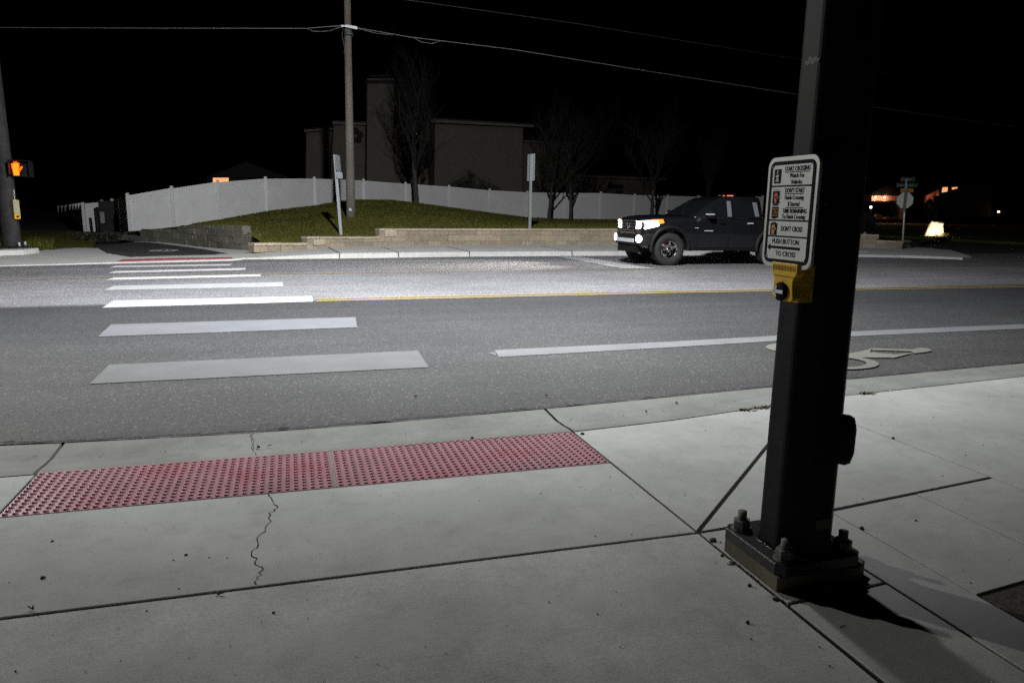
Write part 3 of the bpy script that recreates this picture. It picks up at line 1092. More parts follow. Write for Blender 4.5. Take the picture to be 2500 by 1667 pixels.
# ================================================================== LAWN MOUND
FD = [(311, 31.6), (419, 32.2), (531, 33.2), (648, 34.9), (767, 37.2), (887, 39.8), (990, 41.9), (1096, 43.6), (1195, 45), (1287, 46), (1380, 47), (1467, 48), (1550, 49.5), (1630, 51), (1705, 52.5), (1780, 54), (1862, 55.5)]
FT = [(311, 473), (419, 456), (531, 441), (648, 433), (767, 433), (887, 438), (990, 446), (1096, 453), (1195, 462), (1287, 467), (1380, 469), (1467, 469), (1550, 474), (1630, 476), (1705, 478), (1780, 478), (1862, 478)]
CREST = [(300, 566), (350, 562), (430, 554), (486, 545), (540, 537), (600, 526), (655, 516), (775, 502), (820, 494), (868, 488.5), (960, 489.5), (1016, 496), (1100, 507), (1200, 520), (1290, 531), (1380, 535), (1500, 536), (1900, 537)]
FRONT = [(300, 572), (345, 563), (430, 557), (486, 553), (590, 554), (612, 574), (640, 594), (757, 597), (768, 583), (930, 579), (942, 563), (1300, 559), (1500, 559), (1900, 566)]
mb = MB()
colpx = [300 + 12 * k for k in range(135)]
T = [k / 26 for k in range(27)]
grid = []


def lawn_pt(px, t):
    if px < 619:
        b = lw_pt(px)
    else:
        b = plan_pt(px)
    d = ray(px, 560)
    dep_f = b.y / d.y + (0.22 if px > 640 else 0.25)
    dep_b = table(FD, px) + 1.2
    f = at_d(px, table(FRONT, px), dep_f)
    tc = 1.0 if px < 790 else (lerp(1.0, 0.72, (px - 790) / 90) if px < 880 else (0.72 if px < 1150 else lerp(0.72, 1.0, min(1, (px - 1150) / 140))))
    dep_c = lerp(dep_f, dep_b, tc)
    if tc > 0.99:
        dep_c = table(FD, px)
        tc = (dep_c - dep_f) / (dep_b - dep_f)
    zc = at_d(px, table(CREST, px), dep_c).z
    zf = f.z
    dep = lerp(dep_f, dep_b, t)
    if t <= tc:
        z = zf + (zc - zf) * math.sin(math.pi / 2 * t / tc) ** 1.05
    else:
        zb = at_d(px, table(FT, px), table(FD, px)).z - 1.83
        u = (t - tc) / max(1e-3, 1 - tc)
        z = lerp(zc, min(zc, zb), u * u * (3 - 2 * u))
    h_ = ray(px, 560)
    p = EYE + h_ * dep
    return Vector((p.x, p.y, z))


for px in colpx:
    grid.append([lawn_pt(px, t) for t in T])
for a in range(len(colpx) - 1):
    for b in range(len(T) - 1):
        mb.face([grid[a][b], grid[a + 1][b], grid[a + 1][b + 1], grid[a][b + 1]], smooth=True)
lawn = struct(mb.build('lawn', M['grass']))
mb = MB()
for k in range(42000):
    px, t = random.uniform(470, 1560), random.random() ** 1.3
    a, b = int((px - 300) / 12), min(25, int(t * 26))
    u, w = (px - 300) / 12 - a, t * 26 - b
    p = grid[a][b].lerp(grid[a + 1][b], u).lerp(grid[a][b + 1].lerp(grid[a + 1][b + 1], u), w)
    an = random.uniform(0, math.pi)
    h_ = random.uniform(0.03, 0.075)
    s = Vector((math.cos(an), math.sin(an), 0)) * 0.012
    mb.face([p - s, p + s, p + Vector((random.gauss(0, 0.02), random.gauss(0, 0.02), h_))])
g_ = mb.build('grass', M['grass'], lawn)
g_['kind'] = 'stuff'

# dim lawns: left of the trail and beyond the side street
mb = MB()
mb.prism([(-40, 21.6), (-14, 22.0), (-7.0, 24.2), (-6.3, 27), (-9.0, 40), (-40, 60)], -0.19, -0.05)
mb.prism([(36.5, 27), (90, 22), (120, 120), (36.5, 120)], -0.19, 0.02)
mb.prism([(21.9, 24.2), (25.5, 25), (25.8, 60), (18, 60), (17, 56), (19, 40)], -0.19, 0.16)
struct(mb.build('rough_grass', M['grass']))
mb = MB()
for k in range(500):
    p = on_z(random.uniform(66, 130), random.uniform(590, 613), -0.05)
    an = random.uniform(0, math.pi)
    s = Vector((math.cos(an), math.sin(an), 0)) * 0.012
    mb.face([p - s, p + s, p + Vector((random.gauss(0, 0.07), random.gauss(0, 0.07), random.uniform(0.08, 0.30)))])
o = mb.build('long_grass', M['grass'])
o['kind'] = 'stuff'
tag(o, 'tuft of long dry grass beside the far left signal pole', 'grass')

# ================================================================== WHITE VINYL FENCE
posts = [(px, at_d(px, table(FT, px), table(FD, px))) for px, _ in FD]
fence = thing('vinyl_fence', (posts[0][1].x, posts[0][1].y, posts[0][1].z - 1.9), 'long white vinyl privacy fence climbing behind the grass mound', 'fence')
for px, p in posts:
    mk = MB()
    mk.box((p.x - 0.065, p.y - 0.065, p.z - 2.2), (p.x + 0.065, p.y + 0.065, p.z - 0.02))
    mk.hexa([(p.x + a * 0.08, p.y + b * 0.08, p.z - 0.018) for a, b in ((-1, -1), (1, -1), (1, 1), (-1, 1))],
            [(p.x + a * 0.05, p.y + b * 0.05, p.z + 0.03) for a, b in ((-1, -1), (1, -1), (1, 1), (-1, 1))])
    mk.build('post', M['vinyl'], fence)
for (_, a), (_, b) in zip(posts, posts[1:]):
    mk = MB()
    d = Vector((b.x - a.x, b.y - a.y, 0)).normalized()
    nn = Vector((-d.y, d.x, 0))
    a1, b1 = a + d * 0.066, b - d * 0.066
    for z0, z1, th in ((-2.15, -0.24, 0.012), (-0.238, -0.07, 0.028)):
        q = [(a1, -th), (b1, -th), (b1, th), (a1, th)]
        mk.hexa([p + nn * t + Vector((0, 0, z0)) for p, t in q], [p + nn * t + Vector((0, 0, z1)) for p, t in q])
    # shallow board seams
    nb = 8
    for k in range(1, nb):
        p = a1.lerp(b1, k / nb)
        mk.hexa([p - d * 0.004 - nn * 0.0145 + Vector((0, 0, -2.1)), p + d * 0.004 - nn * 0.0145 + Vector((0, 0, -2.1)), p + d * 0.004 - nn * 0.0121 + Vector((0, 0, -2.1)), p - d * 0.004 - nn * 0.0121 + Vector((0, 0, -2.1))],
                [p - d * 0.004 - nn * 0.0145 + Vector((0, 0, -0.25)), p + d * 0.004 - nn * 0.0145 + Vector((0, 0, -0.25)), p + d * 0.004 - nn * 0.0121 + Vector((0, 0, -0.25)), p - d * 0.004 - nn * 0.0121 + Vector((0, 0, -0.25))])
    mk.build('panel', M['vinyl'], fence)

# return leg of the fence and the row across the ditch
p0 = posts[0][1]
ret = thing('vinyl_fence', (p0.x - 0.3, p0.y + 0.4, 0), 'short shaded fence return behind the left corner post', 'fence')
e = at_d(281, 487, 40)
mk = MB()
a, b = p0 + Vector((-0.12, 0.15, -0.06)), e
d = Vector((b.x - a.x, b.y - a.y, 0)).normalized()
nn = Vector((-d.y, d.x, 0)) * 0.015
mk.hexa([a - nn - Vector((0, 0, 2)), b - nn - Vector((0, 0, 2)), b + nn - Vector((0, 0, 2)), a + nn - Vector((0, 0, 2))], [a - nn, b - nn, b + nn, a + nn])
mk.build('panel', M['vinyl'], ret)
mk = MB()
mk.box((e.x - 0.22, e.y - 0.1, e.z - 2.1), (e.x - 0.08, e.y + 0.04, e.z + 0.04))
mk.build('post', M['vinyl'], ret)

c1 = at_d(204, 495, 37)
c2 = at_d(247, 491, 37.5)
ditch = thing('vinyl_fence', (c1.x, c1.y, 0), 'dim white fence left of the trail, its posts receding into the dark', 'fence')
mk = MB()
mk.hexa([(c1.x, c1.y, -0.3), (c2.x, c2.y, -0.3), (c2.x, c2.y + 0.03, -0.3), (c1.x, c1.y + 0.03, -0.3)], [(c1.x, c1.y, c1.z - 0.05), (c2.x, c2.y, c2.z - 0.05), (c2.x, c2.y + 0.03, c2.z - 0.05), (c1.x, c1.y + 0.03, c1.z - 0.05)])
mk.build('panel', M['vinyl'], ditch)
prev = None
for px, py, dp in ((249, 489, 37.6), (202, 494, 36.9), (194, 496, 39.5), (187, 497, 42), (180, 498, 45), (172, 499, 48.5), (161, 501, 53), (152, 502, 57), (143, 503, 61)):
    p = at_d(px, py, dp)
    mk = MB()
    mk.box((p.x - 0.07, p.y - 0.07, -0.3), (p.x + 0.07, p.y + 0.07, p.z))
    mk.build('post', M['vinyl'], ditch)
    if prev and px < 202:
        mk = MB()
        mk.hexa([(prev.x, prev.y, -0.3), (p.x, p.y, -0.3), (p.x + 0.02, p.y, -0.3), (prev.x + 0.02, prev.y, -0.3)],
                [(prev.x, prev.y, prev.z - 0.1), (p.x, p.y, p.z - 0.1), (p.x + 0.02, p.y, p.z - 0.1), (prev.x + 0.02, prev.y, prev.z - 0.1)])
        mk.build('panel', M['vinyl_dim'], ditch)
    prev = p
# dark utility cabinet and bollard between the two fences
c = on_z(262, 577, 0.0)
c = at_d(262, 577, 36)
cab = thing('utility_cabinet', (c.x, c.y, c.z), 'dark narrow cabinet with a pale notice between the two fences', 'cabinet')
mk = MB()
mk.box((c.x - 0.28, c.y, c.z - 0.3), (c.x + 0.42, c.y + 0.5, c.z + 1.75))
mk.build('housing', M['pole_grey'], cab)
mk = MB()
mk.box((c.x - 0.24, c.y - 0.012, c.z + 0.65), (c.x - 0.05, c.y - 0.002, c.z + 1.2))
mk.build('notice', M['vinyl_dim'], cab)
c = at_d(241, 574, 35.5)
mk = MB()
mk.tube([c + Vector((0, 0, -0.3)), c + Vector((-0.04, 0, 1.3))], 0.07, 10)
tag(mk.build('bollard', M['pole_grey']), 'dark slim post in front of the dim white fence panel', 'post')
mk = MB()
sb = on_z(246, 588, -0.05)
for k in range(330):
    p = Vector((sb.x + random.gauss(0, 0.45), sb.y + random.gauss(0.3, 0.5), 0))
    s = Vector((random.gauss(0, 0.03), random.gauss(0, 0.03), random.gauss(0, 0.03)))
    p.z = random.uniform(-0.05, 0.22)
    mk.face([p - s, p + s, p + Vector((random.gauss(0, 0.05), random.gauss(0, 0.05), 0.08))])
tag(mk.build('low_bush', M['leafdark']), 'small dark bush at the foot of the dim fence by the trail', 'bush')

# ================================================================== HOUSES
hy = 53.0


def quad_y(mk, pts, y, thick):
    """Outline on the plane y (given as image points), given thickness away from the viewer."""
    f = [on_y(px, py, y) for px, py in pts]
    mk.hexa(f, [p + Vector((0, thick, 0)) for p in f])


house = thing('house', (on_y(1000, 480, hy).x, hy, 0), 'large dark stucco house with a tall chimney behind the fence', 'house')
mk = MB()
quad_y(mk, [(1060, 520), (1275, 530), (1277, 312), (1062, 303)], hy, 8)
quad_y(mk, [(960, 515), (1060, 520), (1062, 303), (962, 310)], hy + 2.5, 6)
quad_y(mk, [(800, 515), (900, 515), (900, 302), (815, 306)], hy + 1.0, 7)
quad_y(mk, [(746, 515), (800, 515), (812, 320), (748, 324)], hy + 3.0, 5)
quad_y(mk, [(1277, 530), (1400, 540), (1398, 352), (1277, 345)], hy + 6.0, 5)
mk.build('wall', M['stucco'], house)
mk = MB()
quad_y(mk, [(895, 515), (961, 515), (962, 192), (897, 192)], hy - 0.6, 1.4)
ch = mk.build('chimney', M['stucco'], house)
mk = MB()
quad_y(mk, [(893, 204), (965, 204), (965, 196), (893, 196)], hy - 0.8, 1.8)
quad_y(mk, [(900, 188), (958, 188), (956, 183), (903, 183)], hy - 0.6, 1.4)
mk.build('chimney_cap', M['roof'], ch)
for q_, yy_ in (([(1052, 299), (1303, 311), (1303, 306), (1052, 291)], hy - 0.7), ([(810, 303), (900, 306), (900, 301), (812, 297)], hy + 0.4), ([(742, 322), (812, 317), (812, 313), (742, 318)], hy + 2.4),
                ([(960, 310), (1056, 309), (1056, 304), (960, 305)], hy + 2.0), ([(1276, 347), (1402, 354), (1402, 350), (1276, 343)], hy + 5.4)):
    mk = MB()
    quad_y(mk, q_, yy_, 0.3)
    mk.build('fascia', M['trim'], house)


def slope(p, q, y0, rise, run):
    a, b = on_y(*p, y0), on_y(*q, y0)
    mk.hexa([a, b, b + Vector((0, run, rise)), a + Vector((0, run, rise))], [v + Vector((0, 0, 0.12)) for v in (a, b, b + Vector((0, run, rise)), a + Vector((0, run, rise)))])


for p_, q_, y_, ri_, ru_ in (((1052, 291), (1303, 306), hy - 0.65, 0.5, 9), ((810, 297), (900, 301), hy + 0.45, 0.4, 8), ((742, 318), (812, 313), hy + 2.45, 0.3, 6), ((960, 305), (1056, 304), hy + 2.05, 0.3, 6), ((1276, 343), (1402, 350), hy + 5.45, 0.3, 6)):
    mk = MB()
    slope(p_, q_, y_, ri_, ru_)
    mk.build('roof', M['roof'], house)
for q in ([(1036, 412), (1053, 412), (1053, 345), (1036, 345)],):
    mk = MB()
    quad_y(mk, q, hy + 2.44, 0.08)
    w_ = mk.build('window', M['darkglass'], house)
mk = MB()
quad_y(mk, [(768, 372), (772, 372), (772, 330), (768, 330)], hy + 2.9, 0.08)
mk.build('downpipe', M['trim'], house)
mk = MB()
cc = on_y(868, 332, hy + 0.9)
for a in range(5):
    t = 2 * math.pi * a / 5 + 0.3
    mk.lathe(cc + Vector((0.34 * math.cos(t), 0, 0.34 * math.sin(t))), (0, -1, 0), [(0.24, 0), (0.22, 0.05), (0.0, 0.07)], 10)
mk.build('wall_ornament', M['pole_grey'], house)

h2y = 66.0
low = thing('house', (on_y(1480, 500, h2y).x, h2y, 0), 'low dim tan house beyond the fence, above the truck bonnet', 'house')
mk = MB()
quad_y(mk, [(1350, 540), (1600, 545), (1600, 442), (1350, 430)], h2y, 8)
mk.build('wall', M['stucco'], low)
mk = MB()
quad_y(mk, [(1335, 430), (1625, 440), (1625, 435.5), (1335, 424.5)], h2y - 0.8, 0.3)
mk.build('fascia', M['trim'], low)
mk = MB()
slope((1335, 424.5), (1625, 435.5), h2y - 0.75, 0.3, 9)
mk.build('roof', M['roof'], low)
mk = MB()
quad_y(mk, [(1485, 461), (1522, 462), (1522, 451), (1485, 449)], h2y - 0.06, 0.05)
mk.build('window', M['darkglass'], low)
mk = MB()
quad_y(mk, [(1504, 500), (1520, 500), (1520, 464), (1504, 463)], h2y - 0.06, 0.05)
mk.build('door', M['roof'], low)

# small house on the left with one lit patch
h3y = 62.0
lh = thing('house', (on_y(620, 440, h3y).x, h3y, 0), 'almost black gabled house with one orange lit window over the fence', 'house')
mk = MB()
quad_y(mk, [(505, 500), (700, 500), (700, 432), (505, 432)], h3y, 8)
mk.build('wall', M['roof'], lh)
mk = MB()
f = [on_y(*p, h3y - 0.4) for p in [(500, 434), (600, 395), (705, 434)]]
mk.hexa(f, [p + Vector((0, 9, 0)) for p in f])
mk.build('roof', M['roof'], lh)
mk = MB()
quad_y(mk, [(520, 446), (558, 446), (558, 432.5), (520, 433)], h3y - 0.05, 0.04)
mk.build('window', M['litwin'], lh)

# ================================================================== BARE TREES


def grow(mt, mc, base, h, spread, seed, trunk_h, r0, n_limb=9, fastig=0.6, lean=0.0):
    rnd = random.Random(seed)
    base = Vector(base)
    tp = [base + Vector((0, 0, -0.2))]
    d = Vector((lean, 0, 1)).normalized()
    p = base.copy()
    steps = 8
    for k in range(steps):
        p = p + d * (trunk_h / steps)
        d = (d + Vector((rnd.gauss(0, 0.025), rnd.gauss(0, 0.025), 0))).normalized()
        tp.append(p.copy())
    mt.tube(tp, [lerp(r0, r0 * 0.6, k / steps) for k in range(steps + 1)], 8)

    def branch(p, d, ln, r, lev):
        pts = [p.copy()]
        n = 4 if lev < 2 else 3
        rs = [r]
        for k in range(n):
            d = (d + Vector((rnd.gauss(0, 0.10), rnd.gauss(0, 0.10), 0.10 * fastig + rnd.gauss(0, 0.05)))).normalized()
            p = p + d * (ln / n)
            pts.append(p.copy())
            rs.append(r * (1 - 0.75 * (k + 1) / n))
        mc.tube(pts, rs, 5 if lev < 2 else 3, cap=False)
        if lev < 3:
            m_ = (6, 4, 3)[lev]
            for k in range(m_):
                t = lerp(0.28, 0.98, (k + rnd.random() * 0.6) / m_)
                i = min(n - 1, int(t * n))
                q = pts[i].lerp(pts[i + 1], t * n - i)
                a = rnd.uniform(0, 2 * math.pi)
                side = d.orthogonal().normalized()
                side = Matrix.Rotation(a, 3, d) @ side
                nd = (d * rnd.uniform(0.7, 1.0) + side * rnd.uniform(0.45, 0.8) * (1.25 - fastig * 0.6)).normalized()
                branch(q, nd, ln * rnd.uniform(0.42, 0.62), max(0.006, r * 0.5), lev + 1)
    top = tp[-1]
    for k in range(n_limb):
        a = 2 * math.pi * (k * 0.382) + rnd.uniform(-0.3, 0.3)
        t = k / n_limb
        i = int(lerp(steps * 0.72, steps, t))
        q = tp[min(i, steps)]
        out = spread * rnd.uniform(0.55, 1.0) * (1.0 - 0.5 * t)
        nd = Vector((math.cos(a) * out, math.sin(a) * out, 1.0)).normalized()
        branch(q, nd, (h - trunk_h) * rnd.uniform(0.62, 0.85), r0 * 0.42, 0)


def bare_tree(px, py, dep, toppy, spread, seed, trunk_frac, r0, fastig, label, lean=0.0, n_limb=9):
    b = at_d(px, py, dep)
    top = at_d(px, toppy, dep)
    h = top.z - b.z
    root = thing('bare_tree', b, label, 'tree', 'leafless trees by the white fence')
    mt, mc = MB(), MB()
    grow(mt, mc, b, h, spread, seed, h * trunk_frac, r0, n_limb, fastig, lean)
    mt.build('trunk', M['bark'], root)
    mc.build('crown', M['twig'], root)


bare_tree(1017, 500, 38.5, 150, 0.30, 11, 0.30, 0.15, 0.95, 'tall narrow leafless tree in front of the house and its chimney', -0.03, 11)
bare_tree(1340, 540, 42.5, 262, 0.85, 23, 0.33, 0.13, 0.75, 'wide leafless tree with pale trunk just right of the right road sign', 0.02)
bare_tree(1393, 541, 44.0, 255, 0.8, 31, 0.30, 0.12, 0.8, 'darker leafless tree forking low, second right of the road sign', -0.01)
bare_tree(1591, 540, 44.0, 270, 0.75, 45, 0.36, 0.13, 0.8, 'spreading leafless tree behind the truck bonnet', 0.0)
bare_tree(1722, 540, 50, 325, 0.22, 52, 0.30, 0.10, 0.95, 'slender leafless tree rising behind the truck cab', 0.0, 8)

# shrub over the fence
c = at_d(1155, 470, 47)
root = thing('shrub', c + Vector((0, 0, -1.5)), 'dark loose shrub showing above the fence against the house wall', 'shrub')
mk, ms = MB(), MB()
for k in range(34):
    px = random.uniform(1088, 1222)
    hgt = (1 - abs(px - 1152) / 75) * random.uniform(0.55, 1.1)
    q = at_d(px, lerp(468, 405, max(0.1, hgt)), 47 + random.uniform(-0.6, 0.6))
    ms.tube([c + Vector((random.uniform(-1, 1), 0, -1.6)), (c + q) / 2 + Vector((random.gauss(0, .2), 0, 0)), q], [0.03, 0.018, 0.006], 4)
    for j in range(34):
        t = random.uniform(0.35, 1)
        p = c.lerp(q, t) + Vector((random.gauss(0, 0.14), random.gauss(0, 0.2), random.gauss(0, 0.14)))
        s = Vector((random.gauss(0, 0.05), random.gauss(0, 0.03), random.gauss(0, 0.05)))
        mk.face([p - s, p + s, p + Vector((random.gauss(0, .08), 0, random.gauss(0, 0.09)))])
mk.build('crown', M['leafdark'], root)
ms.build('stem', M['twig'], root)

# ================================================================== UTILITY POLE AND CABLES
ub = at_d(857, 548, 27.6)
utop = at_d(848, 0, 27.6)
up = thing('utility_pole', ub, 'weathered wooden utility pole on the grass mound', 'utility pole')
ax = (utop - ub).normalized()
mk = MB()
mk.tube([ub - ax * 0.3, ub + ax * 1.6, ub + ax * 4, utop, utop + ax * 2], [0.175, 0.168, 0.150, 0.128, 0.12], 18)
mk.build('shaft', M['wood'], up)
br = at_d(851, 68, 27.4)
mk = MB()
mk.obox(br + Vector((0.1, -0.12, 0)), (0.22, 0, -0.02), (0, 0.03, 0), (0, 0, 0.05))
mk.obox(br + Vector((-0.12, -0.08, 0.02)), (0.16, 0, 0), (0, 0.02, 0), (0, 0, 0.03))
mk.build('cable_bracket', M['galv'], up)
mk = MB()
mk.lathe(br + Vector((0.0, 0.02, -0.30)), ax, [(0.165, 0), (0.170, 0.01), (0.170, 0.12), (0.165, 0.13)], 18)
mk.tube([br + Vector((-0.2, 0, -0.02)), br + Vector((-0.25, -0.02, -0.3)), br + Vector((-0.17, -0.03, -0.8)), br + Vector((-0.2, -0.03, -1.0))], 0.012, 6)
mk.build('strap', M['cable_dark'], up)
mk = MB()
q = at_d(855, 512, 27.35)
mk.box((q.x - 0.045, q.y - 0.02, q.z - 0.05), (q.x + 0.045, q.y + 0.01, q.z + 0.05))
mk.build('number_tag', M['galv'], up)


def cable(pts, r, m, label, loops=()):
    mk = MB()
    P = []
    for (a, b) in zip(pts, pts[1:]):
        for k in range(8):
            t = k / 8
            p = a.lerp(b, t)
            P.append(p)
    P.append(pts[-1])
    mk.tube(P, r, 6)
    for lp in loops:
        mk.tube(lp, r * 0.8, 5)
    return tag(mk.build('overhead_cable', m), label, 'cable', 'cables strung along the road')


U = br
cable([at_d(-300, 66, 29.5), at_d(0, 68, 28.6), at_d(400, 69.5, 28), at_d(748, 70, 27.5)] + [U + Vector((-0.25, -0.1, 0.03))], 0.012, M['cable'],
      'pale overhead cable running left from the wooden pole',
      [[at_d(748, 70, 27.5), at_d(765, 77, 27.5), at_d(785, 77.5, 27.5), at_d(806, 76, 27.4), at_d(820, 70, 27.4), U + Vector((-0.25, -0.1, -0.02))]])
cable([U + Vector((0.25, -0.1, 0.0)), at_d(1000, 91, 27.8), at_d(1250, 121, 28.8), at_d(1600, 177, 31), at_d(1940, 230, 34), at_d(2120, 260, 36), at_d(2500, 314, 42), at_d(3000, 380, 52)], 0.009, M['cable'],
      'lower overhead cable running right from the wooden pole',
      [[U + Vector((0.25, -0.1, -0.02)), at_d(920, 82, 27.6), at_d(960, 86, 27.7)], [at_d(1010, 93, 27.8), at_d(1028, 103, 27.8), at_d(1055, 107, 27.9), at_d(1075, 101, 27.9)]])
cable([at_d(700, -44, 27.5), at_d(990, 0, 27.8), at_d(1400, 57, 29.6), at_d(1948, 145, 34), at_d(2600, 250, 44)], 0.008, M['cable_dark'],
      'higher thin overhead cable slanting across the black sky')


# ================================================================== ROAD SIGNS SEEN FROM BEHIND
def back_sign(bpx, tpx, panels, label, grp):
    b = at_d(*bpx)
    t = at_d(*tpx)
    root = thing('road_sign', b, label, 'road sign', grp)
    mk = MB()
    d = (t - b)
    mk.hexa([b + Vector((x, y, -0.4)) for x, y in ((-.05, -.03), (.05, -.03), (.05, .03), (-.05, .03))], [t + Vector((x, y, 0)) for x, y in ((-.045, -.03), (.045, -.03), (.045, .03), (-.045, .03))])
    mk.build('post', M['post'], root)
    for (f0, f1, w, ang, off) in panels:
        mk = MB()
        c = b.lerp(t, (f0 + f1) / 2) + Vector((off, 0.05, 0))
        hh = d.length * (f1 - f0) / 2
        u = Vector((math.sin(R(ang)), math.cos(R(ang)), 0))
        v = d.normalized()
        nn = u.cross(v)
        n = 5
        ringp = []
        cr = 0.05
        for sx, sz, a0 in ((1, 1, 0), (-1, 1, 90), (-1, -1, 180), (1, -1, 270)):
            for k in range(n):
                a = R(a0 + 90 * k / (n - 1))
                ringp.append((sx * (w / 2 - cr) + cr * math.cos(a), sz * (hh - cr) + cr * math.sin(a)))
        mk.hexa([c + u * a_ + v * b_ - nn * 0.004 for a_, b_ in ringp], [c + u * a_ + v * b_ + nn * 0.004 for a_, b_ in ringp])
        mk.build('panel', M['bluegrey'], root)
    return root


back_sign((834, 574, 23.6), (817, 378, 23.6), [(0.80, 1.0, 0.55, 19, 0.09), (0.705, 0.79, 0.35, 38, 0.10)], 'leaning sign post with two edge-on panels left of the wooden pole', 'road signs along the block wall')
back_sign((1293, 556, 26.0), (1297, 376, 26.0), [(0.635, 1.0, 0.62, -7, 0.02)], 'upright sign post with one tall narrow panel above the block wall', 'road signs along the block wall')

# stop sign on the far corner
b = on_z(2204, 600, 0.1)
dep = (b - EYE).dot(FWD)
t = at_d(2213, 437, dep)
c = at_d(2209.5, 489.5, dep - 0.06)
stop = thing('stop_sign', b, 'grey back of an octagonal sign with street name blades on the corner', 'stop sign')
mk = MB()
mk.tube([b - Vector((0, 0, 0.3)), t], 0.04, 8)
mk.build('post', M['galv'], stop)
toeye = (EYE - c)
toeye.z = 0
toeye.normalize()
nr = (Matrix.Rotation(R(12), 3, 'Z') @ toeye)
ux = Vector((-nr.y, nr.x, 0))
rr = 0.5 * 37 / FPX * dep
mk = MB()
oc = [c + ux * rr * 1.04 * math.cos(R(22.5 + 45 * k)) + Vector((0, 0, 1)) * rr * 1.08 * math.sin(R(22.5 + 45 * k)) for k in range(8)]
mk.hexa(oc, [p - nr * 0.012 for p in oc])
mk.build('panel', M['stopback'], stop)
mk = MB()
mk.obox(c + nr * 0.02, ux * 0.055, nr * 0.012, Vector((0, 0, 0.5)))
mk.build('bracket', M['steel'], stop)


def blade(px, py, wpx, hpx, m, txt, size, name='street_name_blade', suf=None):
    cc = at_d(px, py, dep)
    s = dep / FPX
    mk = MB()
    mk.obox(cc, ux * wpx / 2 * s, nr * 0.008, Vector((0, 0, hpx / 2 * s)))
    o = mk.build(name, m, stop)
    if txt:
        for word, dx in txt:
            text_mesh('lettering', word, size * s, cc + nr * 0.0095 + ux * dx * s, ux, (0, 0, 1), M['dimtext'], o, xs=0.95)
        if suf:
            text_mesh('lettering', suf, size * s * 0.5, cc + nr * 0.0095 + ux * wpx * s * 0.40 - Vector((0, 0, hpx * 0.16 * s)), ux, (0, 0, 1), M['dimtext'], o)


blade(2216, 438, 32, 11, M['greensign'], [('Roswell', -2.5)], 7.5, suf='Dr')
blade(2214, 452.5, 48, 11, M['greensign'], [('Lake', -14), ('Lowell', 5)], 7.8, suf='Ave')
blade(2214, 465.5, 28, 9.5, M['orangesign'], [], 5, 'orange_plate')

# ================================================================== FAR LEFT SIGNAL POLE
pb = on_z(22, 616, 0.0)
pd = (pb - EYE).dot(FWD)
s = pd / FPX
ft = thing('concrete_footing', (pb.x, pb.y, -0.1), 'pale chipped concrete footing under the far left signal pole', 'footing')
mk = MB()
f0, f1 = on_z(-55, 626, -0.02), on_z(60, 622, -0.02)
mk.bevelled([Vector((p.x, p.y)) for p in (f0, f1, f1 + Vector((0.1, 0.85, 0)), f0 + Vector((0.05, 0.85, 0)))], -0.2, 0.115, 0.02)
mk.build('block', M['kerb'], ft)
fp = thing('signal_pole', (pb.x, pb.y, 0.115), 'dark far signal pole at the left edge, above the grass', 'signal pole')
px_c = pb + Vector((-0.02, 0.35, 0))
mk = MB()
mk.lathe((px_c.x, px_c.y, 0.14), (0, 0, 1), [(0.235, 0.0), (0.232, 0.3), (0.215, 2.5), (0.17, 8.0)], 14)
mk.build('shaft', M['pole_grey'], fp)
mk = MB()
mk.box((px_c.x - 0.32, px_c.y - 0.30, 0.116), (px_c.x + 0.32, px_c.y + 0.30, 0.16))
mk.build('base_plate', M['pole'], fp)
for dx in (-0.25, 0.25):
    for dy in (-0.24, 0.24):
        mk = MB()
        mk.tube([(px_c.x + dx, px_c.y + dy, 0.15), (px_c.x + dx, px_c.y + dy, 0.27)], 0.035, 8)
        mk.build('anchor_bolt', M['galv'], fp)
for px, y0, y1, w, m, nm in ((30, 463, 489, 9, M['signw'], 'notice_plate'),):
    a, b_ = at_d(px - w / 2, y0, pd), at_d(px + w / 2, y1, pd)
    mk = MB()
    mk.box((a.x, a.y - 0.02, b_.z), (b_.x, a.y - 0.005, a.z))
    mk.build(nm, m, fp)
# its push button
a, b_ = at_d(32, 490, pd - 0.05), at_d(46, 535, pd - 0.05)
fb = thing('push_button', (a.x, a.y, b_.z), 'tiny yellow push button with grey sign on the far left pole', 'push button', 'pedestrian push buttons')
mk = MB()
mk.box((a.x, a.y - 0.03, b_.z), (b_.x - 0.03, a.y + 0.12, a.z + 0.02))
mk.build('housing', M['yel'], fb)
mk = MB()
mk.box((a.x + 0.02, a.y - 0.045, at_d(40, 523, pd).z), (b_.x, a.y - 0.032, a.z))
mk.build('instruction_plate', M['stopback'], fb)
mk = MB()
mk.lathe((lerp(a.x, b_.x, 0.6), a.y - 0.032, at_d(38, 529, pd).z), (0, -1, 0), [(0.03, 0), (0.028, 0.01), (0.0, 0.012)], 12)
mk.build('button', M['black'], fb)

# walk / don't-walk head
a, b_ = at_d(24, 393, pd - 0.3), at_d(69, 432, pd - 0.3)
ph = thing('pedestrian_signal', ((a.x + b_.x) / 2, a.y, (a.z + b_.z) / 2), 'black pedestrian signal head showing a glowing orange raised hand', 'pedestrian signal')
mk = MB()
mk.box((a.x, a.y + 0.02, b_.z), (b_.x, a.y + 0.30, a.z))
mk.build('housing', M['trimblk'], ph, 0.015)
mk = MB()
mk.box((a.x - 0.02, a.y - 0.16, a.z + 0.002), (b_.x + 0.02, a.y + 0.1, a.z + 0.02))
mk.box((b_.x + 0.002, a.y - 0.14, b_.z + 0.05), (b_.x + 0.02, a.y + 0.1, a.z))
mk.box((a.x - 0.02, a.y - 0.14, b_.z + 0.05), (a.x - 0.002, a.y + 0.1, a.z))
mk.build('visor', M['trimblk'], ph)


